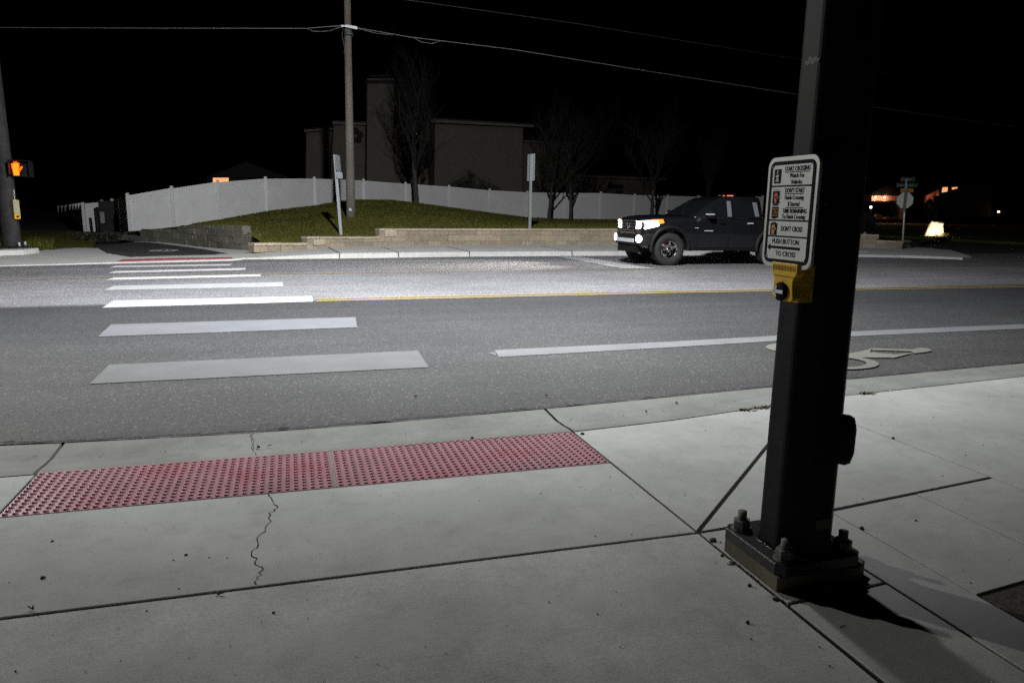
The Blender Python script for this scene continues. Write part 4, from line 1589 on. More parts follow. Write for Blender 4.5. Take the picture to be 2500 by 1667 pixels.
def hand_shape(mk, c, ux, uz, hgt, thick):
    """Upright open hand: palm, four unequal fingers and a thumb."""
    c, ux, uz = Vector(c), Vector(ux), Vector(uz)
    n = ux.cross(uz)

    def capsule(x0, z0, x1, z1, w):
        a_, b2 = Vector((x0, z0)), Vector((x1, z1))
        d = (b2 - a_).normalized()
        pr_ = Vector((-d.y, d.x))
        pts = []
        for k in range(7):
            t = R(-90 + 180 * k / 6)
            pts.append(b2 + (d * math.cos(t) + pr_ * math.sin(t)) * w)
        for k in range(7):
            t = R(90 + 180 * k / 6)
            pts.append(a_ + (d * math.cos(t) + pr_ * math.sin(t)) * w)
        f = [c + ux * p.x * hgt + uz * p.y * hgt for p in pts]
        mk.hexa([p for p in f], [p + n * thick for p in f])
    pal = [(-0.20, -0.5), (0.13, -0.5), (0.20, -0.2), (0.20, 0.08), (-0.26, 0.08), (-0.26, -0.15)]
    f = [c + ux * x * hgt + uz * z * hgt for x, z in pal]
    mk.hexa(f, [p + n * thick for p in f])
    for x0, x1, z1 in ((-0.22, -0.25, 0.30), (-0.095, -0.105, 0.42), (0.025, 0.03, 0.45), (0.145, 0.16, 0.37)):
        capsule(x0, 0.0, x1, z1, 0.055)
    capsule(0.12, -0.22, 0.36, 0.10, 0.062)


mk = MB()
hc = at_d(37, 411, pd - 0.3)
hand_shape(mk, Vector((hc.x, a.y + 0.012, hc.z)), (1, 0, 0), (0, 0, 1), 0.37, 0.006)
mk.build('hand', M['handl'], ph)
mk = MB()
for i in range(-4, 5):
    for j in range(-6, 5):
        x, z = i * 0.026, j * 0.030
        if (abs(x) < 0.075 and z < 0.13):
            q = Vector((hc.x - 0.012 + x, a.y + 0.004, hc.z + z))
            mk.lathe(q, (0, -1, 0), [(0.009, 0), (0.0, 0.003)], 6)
o = mk.build('led_dots', M['handh'], ph)
o['kind'] = 'stuff'
mk = MB()
mk.box((a.x - 0.4, a.y + 0.12, b_.z + 0.08), (a.x - 0.002, a.y + 0.18, b_.z + 0.14))
mk.build('bracket', M['pole_grey'], ph)

# ================================================================== NEAR SIGNAL POLE
PC = Vector((1.925, 2.272))
fx0, fx1, fy0, fy1 = 1.722, 2.118, 2.098, 2.485
sp = thing('signal_pole', (PC.x, PC.y, 0), 'big black octagonal signal pole bolted to the near pavement', 'signal pole')


def octa(c, w, z):
    r = w / 2 / math.cos(math.pi / 8)
    return [Vector((c.x + r * math.cos(R(22.5 + 45 * k)), c.y + r * math.sin(R(22.5 + 45 * k)), z)) for k in range(8)]


mk = MB()
mk.hexa(octa(PC, 0.266, 0.106), octa(PC, 0.266 - 0.0095 * 8, 8.0))
mk.build('shaft', M['pole'], sp, 0.012)
cham = 0.030


def chamf(x0, x1, y0, y1, c):
    return [Vector(p) for p in [(x0 + c, y0), (x1 - c, y0), (x1, y0 + c), (x1, y1 - c), (x1 - c, y1), (x0 + c, y1), (x0, y1 - c), (x0, y0 + c)]]


mk = MB()
mk.bevelled(chamf(fx0, fx1, fy0, fy1, cham), 0.060, 0.106, 0.004)
mk.build('base_plate', M['plate'], sp)
mk = MB()
mk.bevelled([Vector(p) for p in [(fx0 + 0.006, fy0 + 0.004), (fx1 - 0.03, fy0 - 0.008), (fx1 + 0.035, fy0 + 0.03), (fx1 + 0.03, fy1 - 0.03), (fx1 - 0.02, fy1), (fx0 + 0.03, fy1), (fx0 + 0.001, fy1 - 0.03), (fx0 + 0.001, fy0 + 0.010)]], -0.02, 0.0595, 0.003)
mk.build('grout_pad', M['grout'], sp)
mk = MB()
o8 = octa(PC, 0.272, 0.109)
for k in range(8):
    p, q = o8[k], o8[(k + 1) % 8]
    for j in range(14):
        c_ = p.lerp(q, (j + 0.5) / 14)
        mk.lathe(c_ - Vector((0, 0, 0.005)), (0, 0, 1), [(0.0085, 0), (0.007, 0.006), (0.0, 0.0095)], 7)
mk.build('weld_bead', M['weld'], sp)
for bx, by in ((1.778, 2.425), (1.783, 2.150), (2.058, 2.155), (2.060, 2.430)):
    mk = MB()
    c_ = Vector((bx, by, 0.106))
    mk.tube([c_, c_ + Vector((0, 0, 0.080))], 0.0185, 14)
    bolt = mk.build('anchor_bolt', M['steel'], sp)
    mk = MB()
    mk.lathe(c_, (0, 0, 1), [(0.043, 0.0), (0.043, 0.005), (0.012, 0.006)], 20, smooth=False)
    mk.build('washer', M['steel'], bolt)
    mk = MB()
    rot = random.uniform(0, 60)
    hx = [(c_.x + 0.0365 * math.cos(R(60 * k + rot)), c_.y + 0.0365 * math.sin(R(60 * k + rot))) for k in range(6)]
    mk.bevelled([Vector(p) for p in hx], 0.112, 0.150, 0.003)
    mk.build('nut', M['steel'], bolt)
# asset sticker low on the camera-side face
mk = MB()
yy = PC.y - 0.133 - 0.001
mk.face([(1.905, yy, 0.215), (1.978, yy, 0.215), (1.978, yy + 0.0005, 0.255), (1.905, yy + 0.0005, 0.255)])
mk.build('sticker', M['sticker'], sp)
# scuffs and sticker residue on the lit face
mk = MB()
xf = lambda z: PC.x - (0.266 - 0.0095 * (z - 0.106)) / 2 - 0.0012
zc = on_x(1995, 146, 1.80).z
oc_ = [(-0.045, -0.004), (-0.030, -0.012), (-0.012, -0.006), (0.004, -0.014), (0.020, -0.004), (0.034, -0.010), (0.040, 0.002), (0.026, 0.006), (0.018, 0.016), (0.000, 0.008), (-0.014, 0.020), (-0.030, 0.014), (-0.026, 0.004), (-0.046, 0.006)]
mk.face([(xf(zc + b_), PC.y - 0.014 - a_ * 0.9, zc + b_) for a_, b_ in oc_])
mk.build('scuff', M['sticker'], sp)
# domed hand-hole cover on the far side
mk = MB()
cz = on_x(2050, 1070, 2.02).z
hn, ht = Vector((0.7071, -0.7071, 0)), Vector((0.7071, 0.7071, 0))
cc = Vector((PC.x, PC.y, cz)) + hn * 0.126
vs, fs = [], []
N_ = 24
for lev, (sc, off) in enumerate(((1.0, 0.0), (1.0, 0.030), (0.90, 0.048), (0.5, 0.058))):
    for k in range(N_):
        t_ = 2 * math.pi * k / N_
        ey = 0.055 * sc * math.copysign(abs(math.cos(t_)) ** 0.7, math.cos(t_))
        ez = 0.098 * sc * math.copysign(abs(math.sin(t_)) ** 0.7, math.sin(t_))
        vs.append(cc + hn * off + ht * ey + Vector((0, 0, ez)))
for lev in range(3):
    for k in range(N_):
        fs.append([lev * N_ + k, lev * N_ + (k + 1) % N_, (lev + 1) * N_ + (k + 1) % N_, (lev + 1) * N_ + k])
fs.append(list(range(3 * N_, 4 * N_)))
mk.raw(vs, fs, smooth=True)
mk.build('hand_hole_cover', M['pole'], sp)

# ------------------------------------------------------------------ instruction sign
SX = 1.700
tl, tr, brr, bl = on_x(1879, 388, SX), on_x(1998, 385, SX), on_x(1979, 659, SX), on_x(1862, 640, SX)
cen = (tl + tr + brr + bl) / 4
SW, SH = 0.258, 0.378
ex, ez, en = Vector((0, -1, 0)), Vector((0, 0, 1)), Vector((-1, 0, 0))
sign = thing('crossing_sign', cen, 'white push-button instruction sign with rounded corners on the black pole', 'sign')


def rrect(mk, w, h, r, d0, d1, c=(0, 0), hole=None):
    def ring_(w, h, r):
        out = []
        for sx, sz, a0 in ((1, 1, 0), (-1, 1, 90), (-1, -1, 180), (1, -1, 270)):
            for k in range(8):
                a = R(a0 + 90 * k / 7)
                out.append((c[0] + sx * (w / 2 - r) + r * math.cos(a), c[1] + sz * (h / 2 - r) + r * math.sin(a)))
        return out
    P = lambda q, d: cen + ex * q[0] + ez * q[1] + en * d
    o_ = ring_(w, h, r)
    if hole is None:
        mk.hexa([P(q, d0) for q in o_], [P(q, d1) for q in o_])
    else:
        i_ = ring_(w - 2 * hole, h - 2 * hole, max(0.002, r - hole))
        n = len(o_)
        for k in range(n):
            j = (k + 1) % n
            mk.face([P(o_[k], d1), P(o_[j], d1), P(i_[j], d1), P(i_[k], d1)])
            mk.face([P(o_[k], d0), P(o_[j], d0), P(o_[j], d1), P(o_[k], d1)])
            mk.face([P(i_[k], d0), P(i_[j], d0), P(i_[j], d1), P(i_[k], d1)])


mk = MB()
rrect(mk, SW + 0.012, SH + 0.012, 0.036, -0.012, 0.0)
mk.build('backing_frame', M['signedge'], sign)
mk = MB()
rrect(mk, SW - 0.02, SH - 0.02, 0.026, -0.002, 0.0015)
mk.build('face', M['signw'], sign)
mk = MB()
rrect(mk, SW - 0.018, SH - 0.018, 0.027, 0.0, 0.0024, hole=0.0128)
def bar(x0, z0, x1, z1, h, mk, d=0.0024):
    P = lambda x, z: cen + ex * x + ez * z
    b_ = [P(x0, z0 - h / 2), P(x1, z1 - h / 2), P(x1, z1 + h / 2), P(x0, z0 + h / 2)]
    mk.hexa(b_, [p + en * d for p in b_])
W2 = SW / 2 - 0.018
for z in (0.093, -0.028, -0.085):
    bar(-W2, z, W2, z, 0.0055, mk)
for x0, x1, z in ((-0.035, 0.09, 0.1405), (-0.03, 0.07, 0.0655), (-0.02, 0.072, 0.0175)):
    bar(x0, z, x1, z, 0.0028, mk)
bar(-0.088, -0.125, 0.075, -0.125, 0.0095, mk)
P = lambda x, z: cen + ex * x + ez * z
tri = [P(-0.105, -0.125), P(-0.088, -0.138), P(-0.088, -0.112)]
mk.hexa(tri, [p + en * 0.0024 for p in tri])
mk.build('border', M['black'], sign)
# text rows: (text, x, z, size, squeeze)
for txt, x_, z_, s_, q_ in (("START CROSSING", 0.028, 0.1515, 0.0205, 0.80), ("Watch For", 0.028, 0.128, 0.020, 0.86), ("Vehicles", 0.028, 0.106, 0.020, 0.86),
                            ("DON'T START", 0.022, 0.0765, 0.020, 0.80), ("Finish Crossing", 0.022, 0.052, 0.0195, 0.83), ("If Started", 0.022, 0.0295, 0.0195, 0.85),
                            ("TIME REMAINING", 0.030, 0.005, 0.0195, 0.83), ("To Finish Crossing", 0.026, -0.0145, 0.0195, 0.82),
                            ("DON'T CROSS", 0.022, -0.058, 0.022, 0.80), ("PUSH BUTTON", -0.005, -0.104, 0.0225, 0.86), ("TO CROSS", 0.0, -0.1475, 0.0225, 0.90)):
    text_mesh('lettering', txt, s_ * 1.13, P(x_, z_) + en * 0.002, ex, ez, M['black'], sign, xs=q_ * (1.0 if z_ < -0.09 else 0.90), bold=0.0001)
for txt, x_, z_ in (("FLASHING", -0.077, 0.026), ("TIMER", -0.079, -0.020), ("STEADY", -0.077, -0.0385)):
    text_mesh('lettering', txt, 0.008, P(x_, z_) + en * 0.002, ex, ez, M['black'], sign, xs=0.85)
# pictograms
for z_, hh_ in ((0.128, 0.050), (0.053, 0.046), (0.000, 0.040), (-0.060, 0.042)):
    mk = MB()
    bar(-0.096, z_, -0.058, z_, hh_, mk, 0.0022)
    pic = mk.build('pictogram', M['black'], sign)
    mk = MB()
    pc_ = P(-0.077, z_) + en * 0.0024
    if z_ > 0.1:      # walking figure
        mk.lathe(pc_ + ez * 0.0165, en, [(0.0042, 0), (0.0042, 0.0008), (0, 0.0009)], 10)
        for (x0, z0, x1, z1, w) in ((0, 0.011, -0.0005, -0.002, 0.0042), (-0.0005, -0.002, -0.006, -0.019, 0.0024), (0, -0.002, 0.0062, -0.019, 0.0024), (0, 0.009, -0.0085, -0.001, 0.0018), (0, 0.009, 0.0075, 0.0, 0.0018)):
            a_, b2 = pc_ + ex * x0 + ez * z0, pc_ + ex * x1 + ez * z1
            d_ = (b2 - a_).normalized()
            pr_ = d_.cross(en)
            q_ = [a_ - pr_ * w, b2 - pr_ * w, b2 + pr_ * w, a_ + pr_ * w]
            mk.hexa(q_, [p + en * 0.0008 for p in q_])
        mk.build('figure', M['signw'], pic)
    elif abs(z_) < 0.001:   # countdown digits
        for dx in (-0.0085, 0.0085):
            for (x0, z0, w, h_) in ((-0.006, 0, 0.0016, 0.026), (0.006, 0, 0.0016, 0.026), (0, 0.0125, 0.012, 0.002), (0, -0.0125, 0.012, 0.002)) + (((0, 0, 0.012, 0.002),) if dx > 0 else ()):
                c_ = pc_ + ex * (dx + x0) + ez * z0
                mk.obox(c_, ex * w / 2, ez * h_ / 2, en * 0.0006)
        mk.build('digits', M['amber'], pic)
    else:
        hand_shape(mk, pc_, ex, ez, 0.036, 0.0008)
        mk.build('hand', M['orange'] if z_ > 0 else M['amber'], pic)
        if z_ > 0:
            mk = MB()
            for k in range(5):
                for sx in (-1, 1):
                    mk.obox(P(-0.077 + sx * 0.0235, z_ - 0.016 + k * 0.009) + en * 0.002, ex * 0.0026, ez * 0.0005, en * 0.0004)
            for k in range(5):
                mk.obox(P(-0.090 + k * 0.0065, z_ + 0.0275) + en * 0.002, ex * 0.0005, ez * 0.002, en * 0.0004)
            mk.build('flash_mark', M['black'], sign)
for x_, z_ in ((-SW / 2 + 0.024, SH / 2 - 0.026), (SW / 2 - 0.024, SH / 2 - 0.024), (-SW / 2 + 0.024, -SH / 2 + 0.03), (SW / 2 - 0.026, -SH / 2 + 0.024)):
    mk = MB()
    mk.lathe(P(x_, z_) + en * 0.001, en, [(0.0048, 0), (0.0045, 0.002), (0.0025, 0.0036), (0, 0.004)], 12)
    mk.build('rivet', M['chrome'], sign)
mk = MB()
mk.obox(cen - en * 0.06 + ez * 0.05, ex * 0.03, ez * 0.05, en * 0.045)
mk.build('bracket', M['trimblk'], sign)

# ------------------------------------------------------------------ yellow push button
BXp = 1.690
b0, b1 = on_x(1884, 650, BXp), on_x(1948, 735, BXp)
by0, by1 = b0.y, on_x(1946, 660, BXp).y
bz1, bz0 = cen.z - SH / 2 + 0.012, on_x(1900, 732, BXp).z
bm = (by0 + by1) / 2
bw = (by0 - by1)
push = thing('push_button', (BXp, bm, bz0), 'yellow push button housing with black disc and arrow below the sign', 'push button', 'pedestrian push buttons')
mk = MB()
# back block clasping the pole
mk.bevelled([Vector(p) for p in [(BXp + 0.032, bm - bw * 0.36), (BXp + 0.100, bm - bw * 0.30), (BXp + 0.100, bm + bw * 0.46), (BXp + 0.032, bm + bw * 0.46)]], bz0 - 0.004, bz1, 0.008)
# front shell: wide top flange, waist, rounded lower body
out = []
zt = bz1
Hh = bz1 - bz0
prof = [(0.50, 1.0), (0.50, 0.78), (0.47, 0.70), (0.40, 0.64), (0.375, 0.55), (0.37, 0.40), (0.40, 0.22), (0.42, 0.10), (0.38, 0.03), (0.28, 0.0)]
lft = [(-w, h_) for w, h_ in prof]
rgt = [(w, h_) for w, h_ in reversed(prof)]
shape = lft + rgt
f = [Vector((BXp, bm - x_ * bw, bz0 + h_ * Hh)) for x_, h_ in shape]
mk.hexa([p + Vector((0.034, 0, 0)) for p in f], f)
mk.build('housing', M['yel'], push, 0.003)
mk = MB()
for k in range(15):
    y_ = bm + bw * lerp(-0.42, 0.42, k / 14)
    mk.box((BXp - 0.0008, y_ - 0.0016, zt - 0.028), (BXp + 0.002, y_ + 0.0016, zt - 0.010))
mk.box((BXp - 0.0008, bm - bw * 0.36, bz0 + 0.635 * Hh), (BXp + 0.002, bm + bw * 0.36, bz0 + 0.655 * Hh))
mk.lathe(Vector((BXp, bm, bz0 + 0.50 * Hh)), (-1, 0, 0), [(0.003, 0), (0.0025, 0.001), (0, 0.001)], 8)
mk.build('grille', M['trimblk'], push)
mk = MB()
bc = Vector((BXp - 0.001, bm + bw * 0.02, bz0 + 0.24 * Hh))
mk.lathe(bc, (-1, 0, 0), [(0.0335, -0.004), (0.0335, 0.008), (0.030, 0.012), (0.0, 0.0135)], 28)
btn = mk.build('button', M['black'], push)
mk = MB()
ac = bc + Vector((-0.0135, 0, 0))
mk.obox(ac + ex * 0.003, ex * 0.022, ez * 0.0062, en * 0.0014)
for sgn in (1, -1):
    h0 = ac - ex * 0.027
    h1 = ac - ex * 0.010 + ez * 0.020 * sgn
    d_ = (h1 - h0)
    pr_ = d_.normalized().cross(en) * 0.0042
    q_ = [h0 - pr_, h1 - pr_, h1 + pr_, h0 + pr_]
    mk.hexa(q_, [p + en * 0.0015 for p in q_])
mk.build('arrow', M['signw'], btn)

# ================================================================== PICKUP TRUCK
tx0, ty0 = 8.68, 17.86      # front bumper, centre line
tz = road_z(17.8) + 0.006
truck = thing('pickup_truck', (tx0 + 2.6, ty0, tz), 'dark double-cab pickup truck driving left with its headlights on', 'pickup truck')


def L(u, v, z):
    """u back from the bumper, v towards the near side, z up."""
    return Vector((tx0 + u, ty0 - v, tz + z))


def loft(sections, caps=True):
    mk = MB()
    n = len(sections[0])
    vs = [p for s_ in sections for p in s_]
    fs = []
    for a in range(len(sections) - 1):
        for k in range(n):
            j = (k + 1) % n
            fs.append([a * n + k, (a + 1) * n + k, (a + 1) * n + j, a * n + j])
    if caps:
        fs.append(list(range(n)))
        fs.append(list(range((len(sections) - 1) * n, len(sections) * n))[::-1])
    mk.raw(vs, fs, smooth=False)
    return mk


def body_sec(u, w, zb, zt, cr):
    half = [(0.0, zt + cr), (0.55 * w, zt + cr * 0.75), (0.86 * w, zt), (0.955 * w, zt - 0.045), (0.99 * w, zt - 0.14), (w, lerp(zb, zt, 0.5)), (0.985 * w, lerp(zb, zt, 0.2)), (0.94 * w, zb)]
    pts = [L(u, v, z) for v, z in half] + [L(u, -v, z) for v, z in reversed(half[1:])]
    return pts


S = [(0.10, 0.74, 0.52, 0.98, 0.02), (0.14, 0.80, 0.48, 1.16, 0.03), (0.26, 0.86, 0.46, 1.235, 0.04), (0.55, 0.925, 0.44, 1.265, 0.05), (0.9, 0.94, 0.42, 1.28, 0.05),
     (1.5, 0.935, 0.40, 1.295, 0.04), (1.75, 0.925, 0.40, 1.29, 0.0), (2.6, 0.925, 0.40, 1.285, 0.0), (3.55, 0.925, 0.40, 1.285, 0.0), (3.72, 0.925, 0.42, 1.27, 0.0), (4.2, 0.935, 0.46, 1.27, 0.0), (5.05, 0.92, 0.52, 1.26, 0.0), (5.25, 0.90, 0.55, 1.25, 0.0)]
mk = loft([body_sec(*s_) for s_ in S])
body = mk.build('body', M['paint'], truck)
# wheel openings cut from the body
FA, RA, WR = 0.86, 4.07, 0.43
cut = MB()
for u in (FA, RA):
    for v in (0.56, -1.3):
        c0 = L(u, v, 0.47)
        n = 28
        a_ = [c0 + Vector((0.515 * math.cos(2 * math.pi * k / n), 0, 0.515 * math.sin(2 * math.pi * k / n))) for k in range(n)]
        cut.hexa(a_, [p + Vector((0, -0.74, 0)) for p in a_])
cutter = cut.build('wheel_cut', M['trimblk'], truck)
for ob in (body,):
    bo = ob.modifiers.new('openings', 'BOOLEAN')
    bo.operation = 'DIFFERENCE'
    bo.object = cutter
    bo.solver = 'EXACT'
    dg = bpy.context.evaluated_depsgraph_get()
    me2 = bpy.data.meshes.new_from_object(ob.evaluated_get(dg))
    ob.modifiers.clear()
    ob.data = me2
    me2.materials.clear()
    me2.materials.append(M['paint'])
bpy.data.objects.remove(cutter)
bv = body.modifiers.new('bevel', 'BEVEL')
bv.width = 0.02
bv.segments = 2
bv.limit_method = 'ANGLE'
bv.angle_limit = R(25)


# cab
def cab_sec(z, u0, u1, w0, w1, r=0.07):
    return [L(u0, -w0, z), L(u0, w0, z), L(u1, w1, z), L(u1, -w1, z)]


def ring4(z, u0, u1, w):
    pts = []
    for u, v in ((u0, -w * 0.82), (u0 + 0.02, -w * 0.93), (u0 + 0.12, -w), (u1 - 0.05, -w), (u1, -w * 0.95), (u1, w * 0.95), (u1 - 0.05, w), (u0 + 0.12, w), (u0 + 0.02, w * 0.93), (u0, w * 0.82)):
        pts.append(L(u, v, z))
    return pts


rings = [ring4(1.255, 1.50, 3.70, 0.90), ring4(1.30, 1.56, 3.69, 0.895), ring4(1.72, 2.24, 3.665, 0.755), ring4(1.805, 2.44, 3.64, 0.715), ring4(1.85, 2.70, 3.56, 0.62)]
mk = loft(rings)
for k in range(len(mk.smooth)):
    mk.smooth[k] = True
cabm = mk.build('cab', M['paint'], truck)


def side_pt(u_frac_low, z, side):
    return None


def glass(name, corners, m, off=0.004, parent=truck):
    a, b, c_, d_ = [Vector(p) for p in corners]
    nrm = (b - a).cross(d_ - a).normalized()
    mk = MB()
    f = [a, b, c_, d_]
    mk.hexa([p + nrm * 0.0 for p in f], [p + nrm * off for p in f])
    return mk.build(name, m, parent)


def cab_side(u, z, side):
    t = (z - 1.30) / (1.72 - 1.30)
    w = lerp(0.895, 0.755, t) + 0.005
    return L(u, side * w, z)


for side in (1, -1):
    def q(pts):
        r_ = [cab_side(u, z, side) for u, z in pts]
        return r_ if side > 0 else r_[::-1]
    glass('window', q([(1.82, 1.305), (2.55, 1.305), (2.57, 1.71), (2.36, 1.71)]), M['carglass'])
    glass('window', q([(2.70, 1.305), (3.40, 1.305), (3.36, 1.71), (2.71, 1.71)]), M['carglass'])
    glass('pillar', q([(2.56, 1.30), (2.69, 1.30), (2.70, 1.715), (2.58, 1.715)]), M['pillar'])
    glass('pillar', q([(3.42, 1.31), (3.55, 1.31), (3.52, 1.69), (3.38, 1.69)]), M['pillar'])
# windscreen follows the raked front
glass('windscreen', [L(1.585, 0.70, 1.315), L(1.585, -0.70, 1.315), L(2.225, -0.63, 1.715), L(2.225, 0.63, 1.715)], M['carglass'], 0.006)
glass('rear_window', [L(3.703, -0.6, 1.33), L(3.703, 0.6, 1.33), L(3.668, 0.56, 1.69), L(3.668, -0.56, 1.69)], M['carglass'], 0.006)
# front: grille, bumper, lamps
mk = MB()
mk.hexa([L(0.115, v, z) for v, z in ((-0.40, 0.86), (0.40, 0.86), (0.44, 1.15), (-0.44, 1.15))], [L(0.085, v, z) for v, z in ((-0.40, 0.86), (0.40, 0.86), (0.44, 1.15), (-0.44, 1.15))])
gr = mk.build('grille', M['trimblk'], truck)
mk = MB()
for z in (0.90, 0.99, 1.08):
    mk.box(tuple(L(0.07, 0.38, z)), tuple(L(0.083, -0.38, z + 0.018)))
mk.box(tuple(L(0.07, 0.44, 1.15)), tuple(L(0.12, -0.44, 1.175)))
mk.box(tuple(L(0.07, 0.42, 0.84)), tuple(L(0.12, -0.42, 0.862)))
mk.lathe(L(0.074, 0, 1.03), (-1, 0, 0), [(0.085, 0), (0.085, 0.012), (0.06, 0.012), (0.06, 0)], 20)
mk.build('grille_bar', M['chrome'], gr)
mk = MB()


def bump_sec(u, w, z0, z1):
    return [L(u, -w, z0), L(u, w, z0), L(u, w, z1), L(u, -w, z1)]


for sgn in (1,):
    ringb = [L(0.0, 0.45, 0), L(0.05, 0.72, 0), L(0.20, 0.88, 0), L(0.36, 0.93, 0), L(0.36, 0.80, 0), L(0.2, 0.6, 0), L(0.2, -0.6, 0), L(0.36, -0.80, 0), L(0.36, -0.93, 0), L(0.20, -0.88, 0), L(0.05, -0.72, 0), L(0.0, -0.45, 0)]
    up_ = Vector((0, 0, 1))
    mk.hexa([p + up_ * 0.54 for p in ringb], [p + up_ * 0.81 for p in ringb])
mk.build('bumper', M['trimblk'], truck, 0.02)
mk = MB()
mk.hexa([L(-0.012, v, z) for v, z in ((-0.52, 0.60), (0.52, 0.60), (0.48, 0.70), (-0.48, 0.70))], [L(0.002, v, z) for v, z in ((-0.52, 0.60), (0.52, 0.60), (0.48, 0.70), (-0.48, 0.70))])
mk.build('skid_plate', M['silver'], truck)
mk = MB()
mk.hexa([L(0.02, v, 0.34) for v in (-0.5, 0.5)] + [L(0.5, v, 0.30) for v in (0.45, -0.45)], [L(0.06, v, 0.53) for v in (-0.55, 0.55)] + [L(0.5, v, 0.53) for v in (0.5, -0.5)])
mk.build('lower_valance', M['trimblk'], truck)
for side in (1, -1):
    f = [L(0.085, side * 0.47, 0.955), L(0.19, side * 0.81, 0.955), L(0.50, side * 0.945, 1.05), L(0.47, side * 0.935, 1.18), L(0.20, side * 0.80, 1.175), L(0.10, side * 0.47, 1.145)]
    f = f if side > 0 else f[::-1]
    cen_ = sum(f, Vector()) / 6
    out_ = Vector((-0.75, -side * 0.6, 0.05)).normalized()
    mk = MB()
    f = [p + out_ * 0.022 for p in f]
    cen_ = sum(f, Vector()) / 6
    mk.hexa([p - out_ * 0.03 for p in f], f)
    mk.hexa(f, [cen_ + (p - cen_) * 0.86 + out_ * 0.035 for p in f])
    hl = mk.build('headlight', M['headl'], truck)
    f2 = [L(0.46, side * 0.945, 1.09), L(0.64, side * 0.958, 1.12), L(0.60, side * 0.952, 1.215), L(0.30, side * 0.90, 1.205)]
    f2 = f2 if side > 0 else f2[::-1]
    mk = MB()
    mk.hexa(f2, [p + out_ * 0.016 for p in f2])
    mk.build('turn_lamp', M['ambl'], hl)
    mk = MB()
    mk.lathe(L(0.06, side * 0.69, 0.70), (-1, -side * 0.35, 0), [(0.10, -0.02), (0.10, 0.02), (0.075, 0.045), (0.0, 0.05)], 20)
    mk.build('fog_light', M['fog'], truck)
    # mirror
    mk = MB()
    mk.obox(L(1.93, side * 1.05, 1.37), (0.07, 0, 0), (0, 0.11, 0), (0, 0, 0.085))
    mk.obox(L(1.93, side * 0.93, 1.33), (0.03, 0, 0), (0, 0.06, 0), (0, 0, 0.02))
    mir = mk.build('mirror', M['trimblk'], truck, 0.02)
    mk = MB()
    mk.obox(L(1.868, side * 1.05, 1.36), (0.012, 0, 0), (0, 0.10, 0), (0, 0, 0.016))
    mk.obox(L(1.93, side * 1.155, 1.36), (0.06, 0, 0), (0, 0.008, 0), (0, 0, 0.014))
    mk.build('mirror_trim', M['silver'], mir)
    for u in (2.38, 3.26):
        mk = MB()
        mk.obox(L(u, side * 0.942, 1.13), (0.085, 0, 0), (0, 0.018, 0), (0, 0, 0.015))
        mk.build('door_handle', M['paint'] if u < 3 else M['silver'], truck)
    mk = MB()
    mk.obox(L(1.62, side * 0.939, 1.0), (0.055, 0, 0), (0, 0.006, 0), (0, 0, 0.007))
    mk.obox(L(1.98, side * 0.939, 0.925), (0.13, 0, 0), (0, 0.006, 0), (0, 0, 0.010))
    mk.build('side_badge', M['silver'], truck)
    # door seams and sill
    mk = MB()
    for u in (1.66, 2.62, 3.55):
        mk.obox(L(u, side * 0.929, 0.86), (0.005, 0, 0), (0, 0.004, 0), (0, 0, 0.38))
    mk.build('door_seam', M['trimblk'], truck)
    mk = MB()
    mk.box(tuple(L(1.42, side * 0.93 - (0.10 if side > 0 else -0.0), 0.40)) if side > 0 else tuple(L(1.42, -0.83, 0.40)),
           tuple(L(3.5, side * 0.93, 0.455)) if side > 0 else tuple(L(3.5, -0.93, 0.455)))
    mk.build('sill', M['trimblk'], truck)
    # arch flares
    for u in (FA, RA):
        mk = MB()
        c0 = L(u, side * 0.90, 0.47)
        n = 18
        vs, fs = [], []
        for k in range(n + 1):
            a = R(-8 + 196 * k / n)
            for r_, off in ((0.512, 0.0), (0.512, 0.072), (0.575, 0.062), (0.60, 0.02)):
                vs.append(c0 + Vector((r_ * math.cos(a), -side * off, r_ * math.sin(a))))
        for k in range(n):
            for j in range(3):
                fs.append([k * 4 + j, k * 4 + j + 1, (k + 1) * 4 + j + 1, (k + 1) * 4 + j])
        mk.raw(vs, fs, smooth=True)
        mk.build('wheel_arch', M['trimblk'], truck)


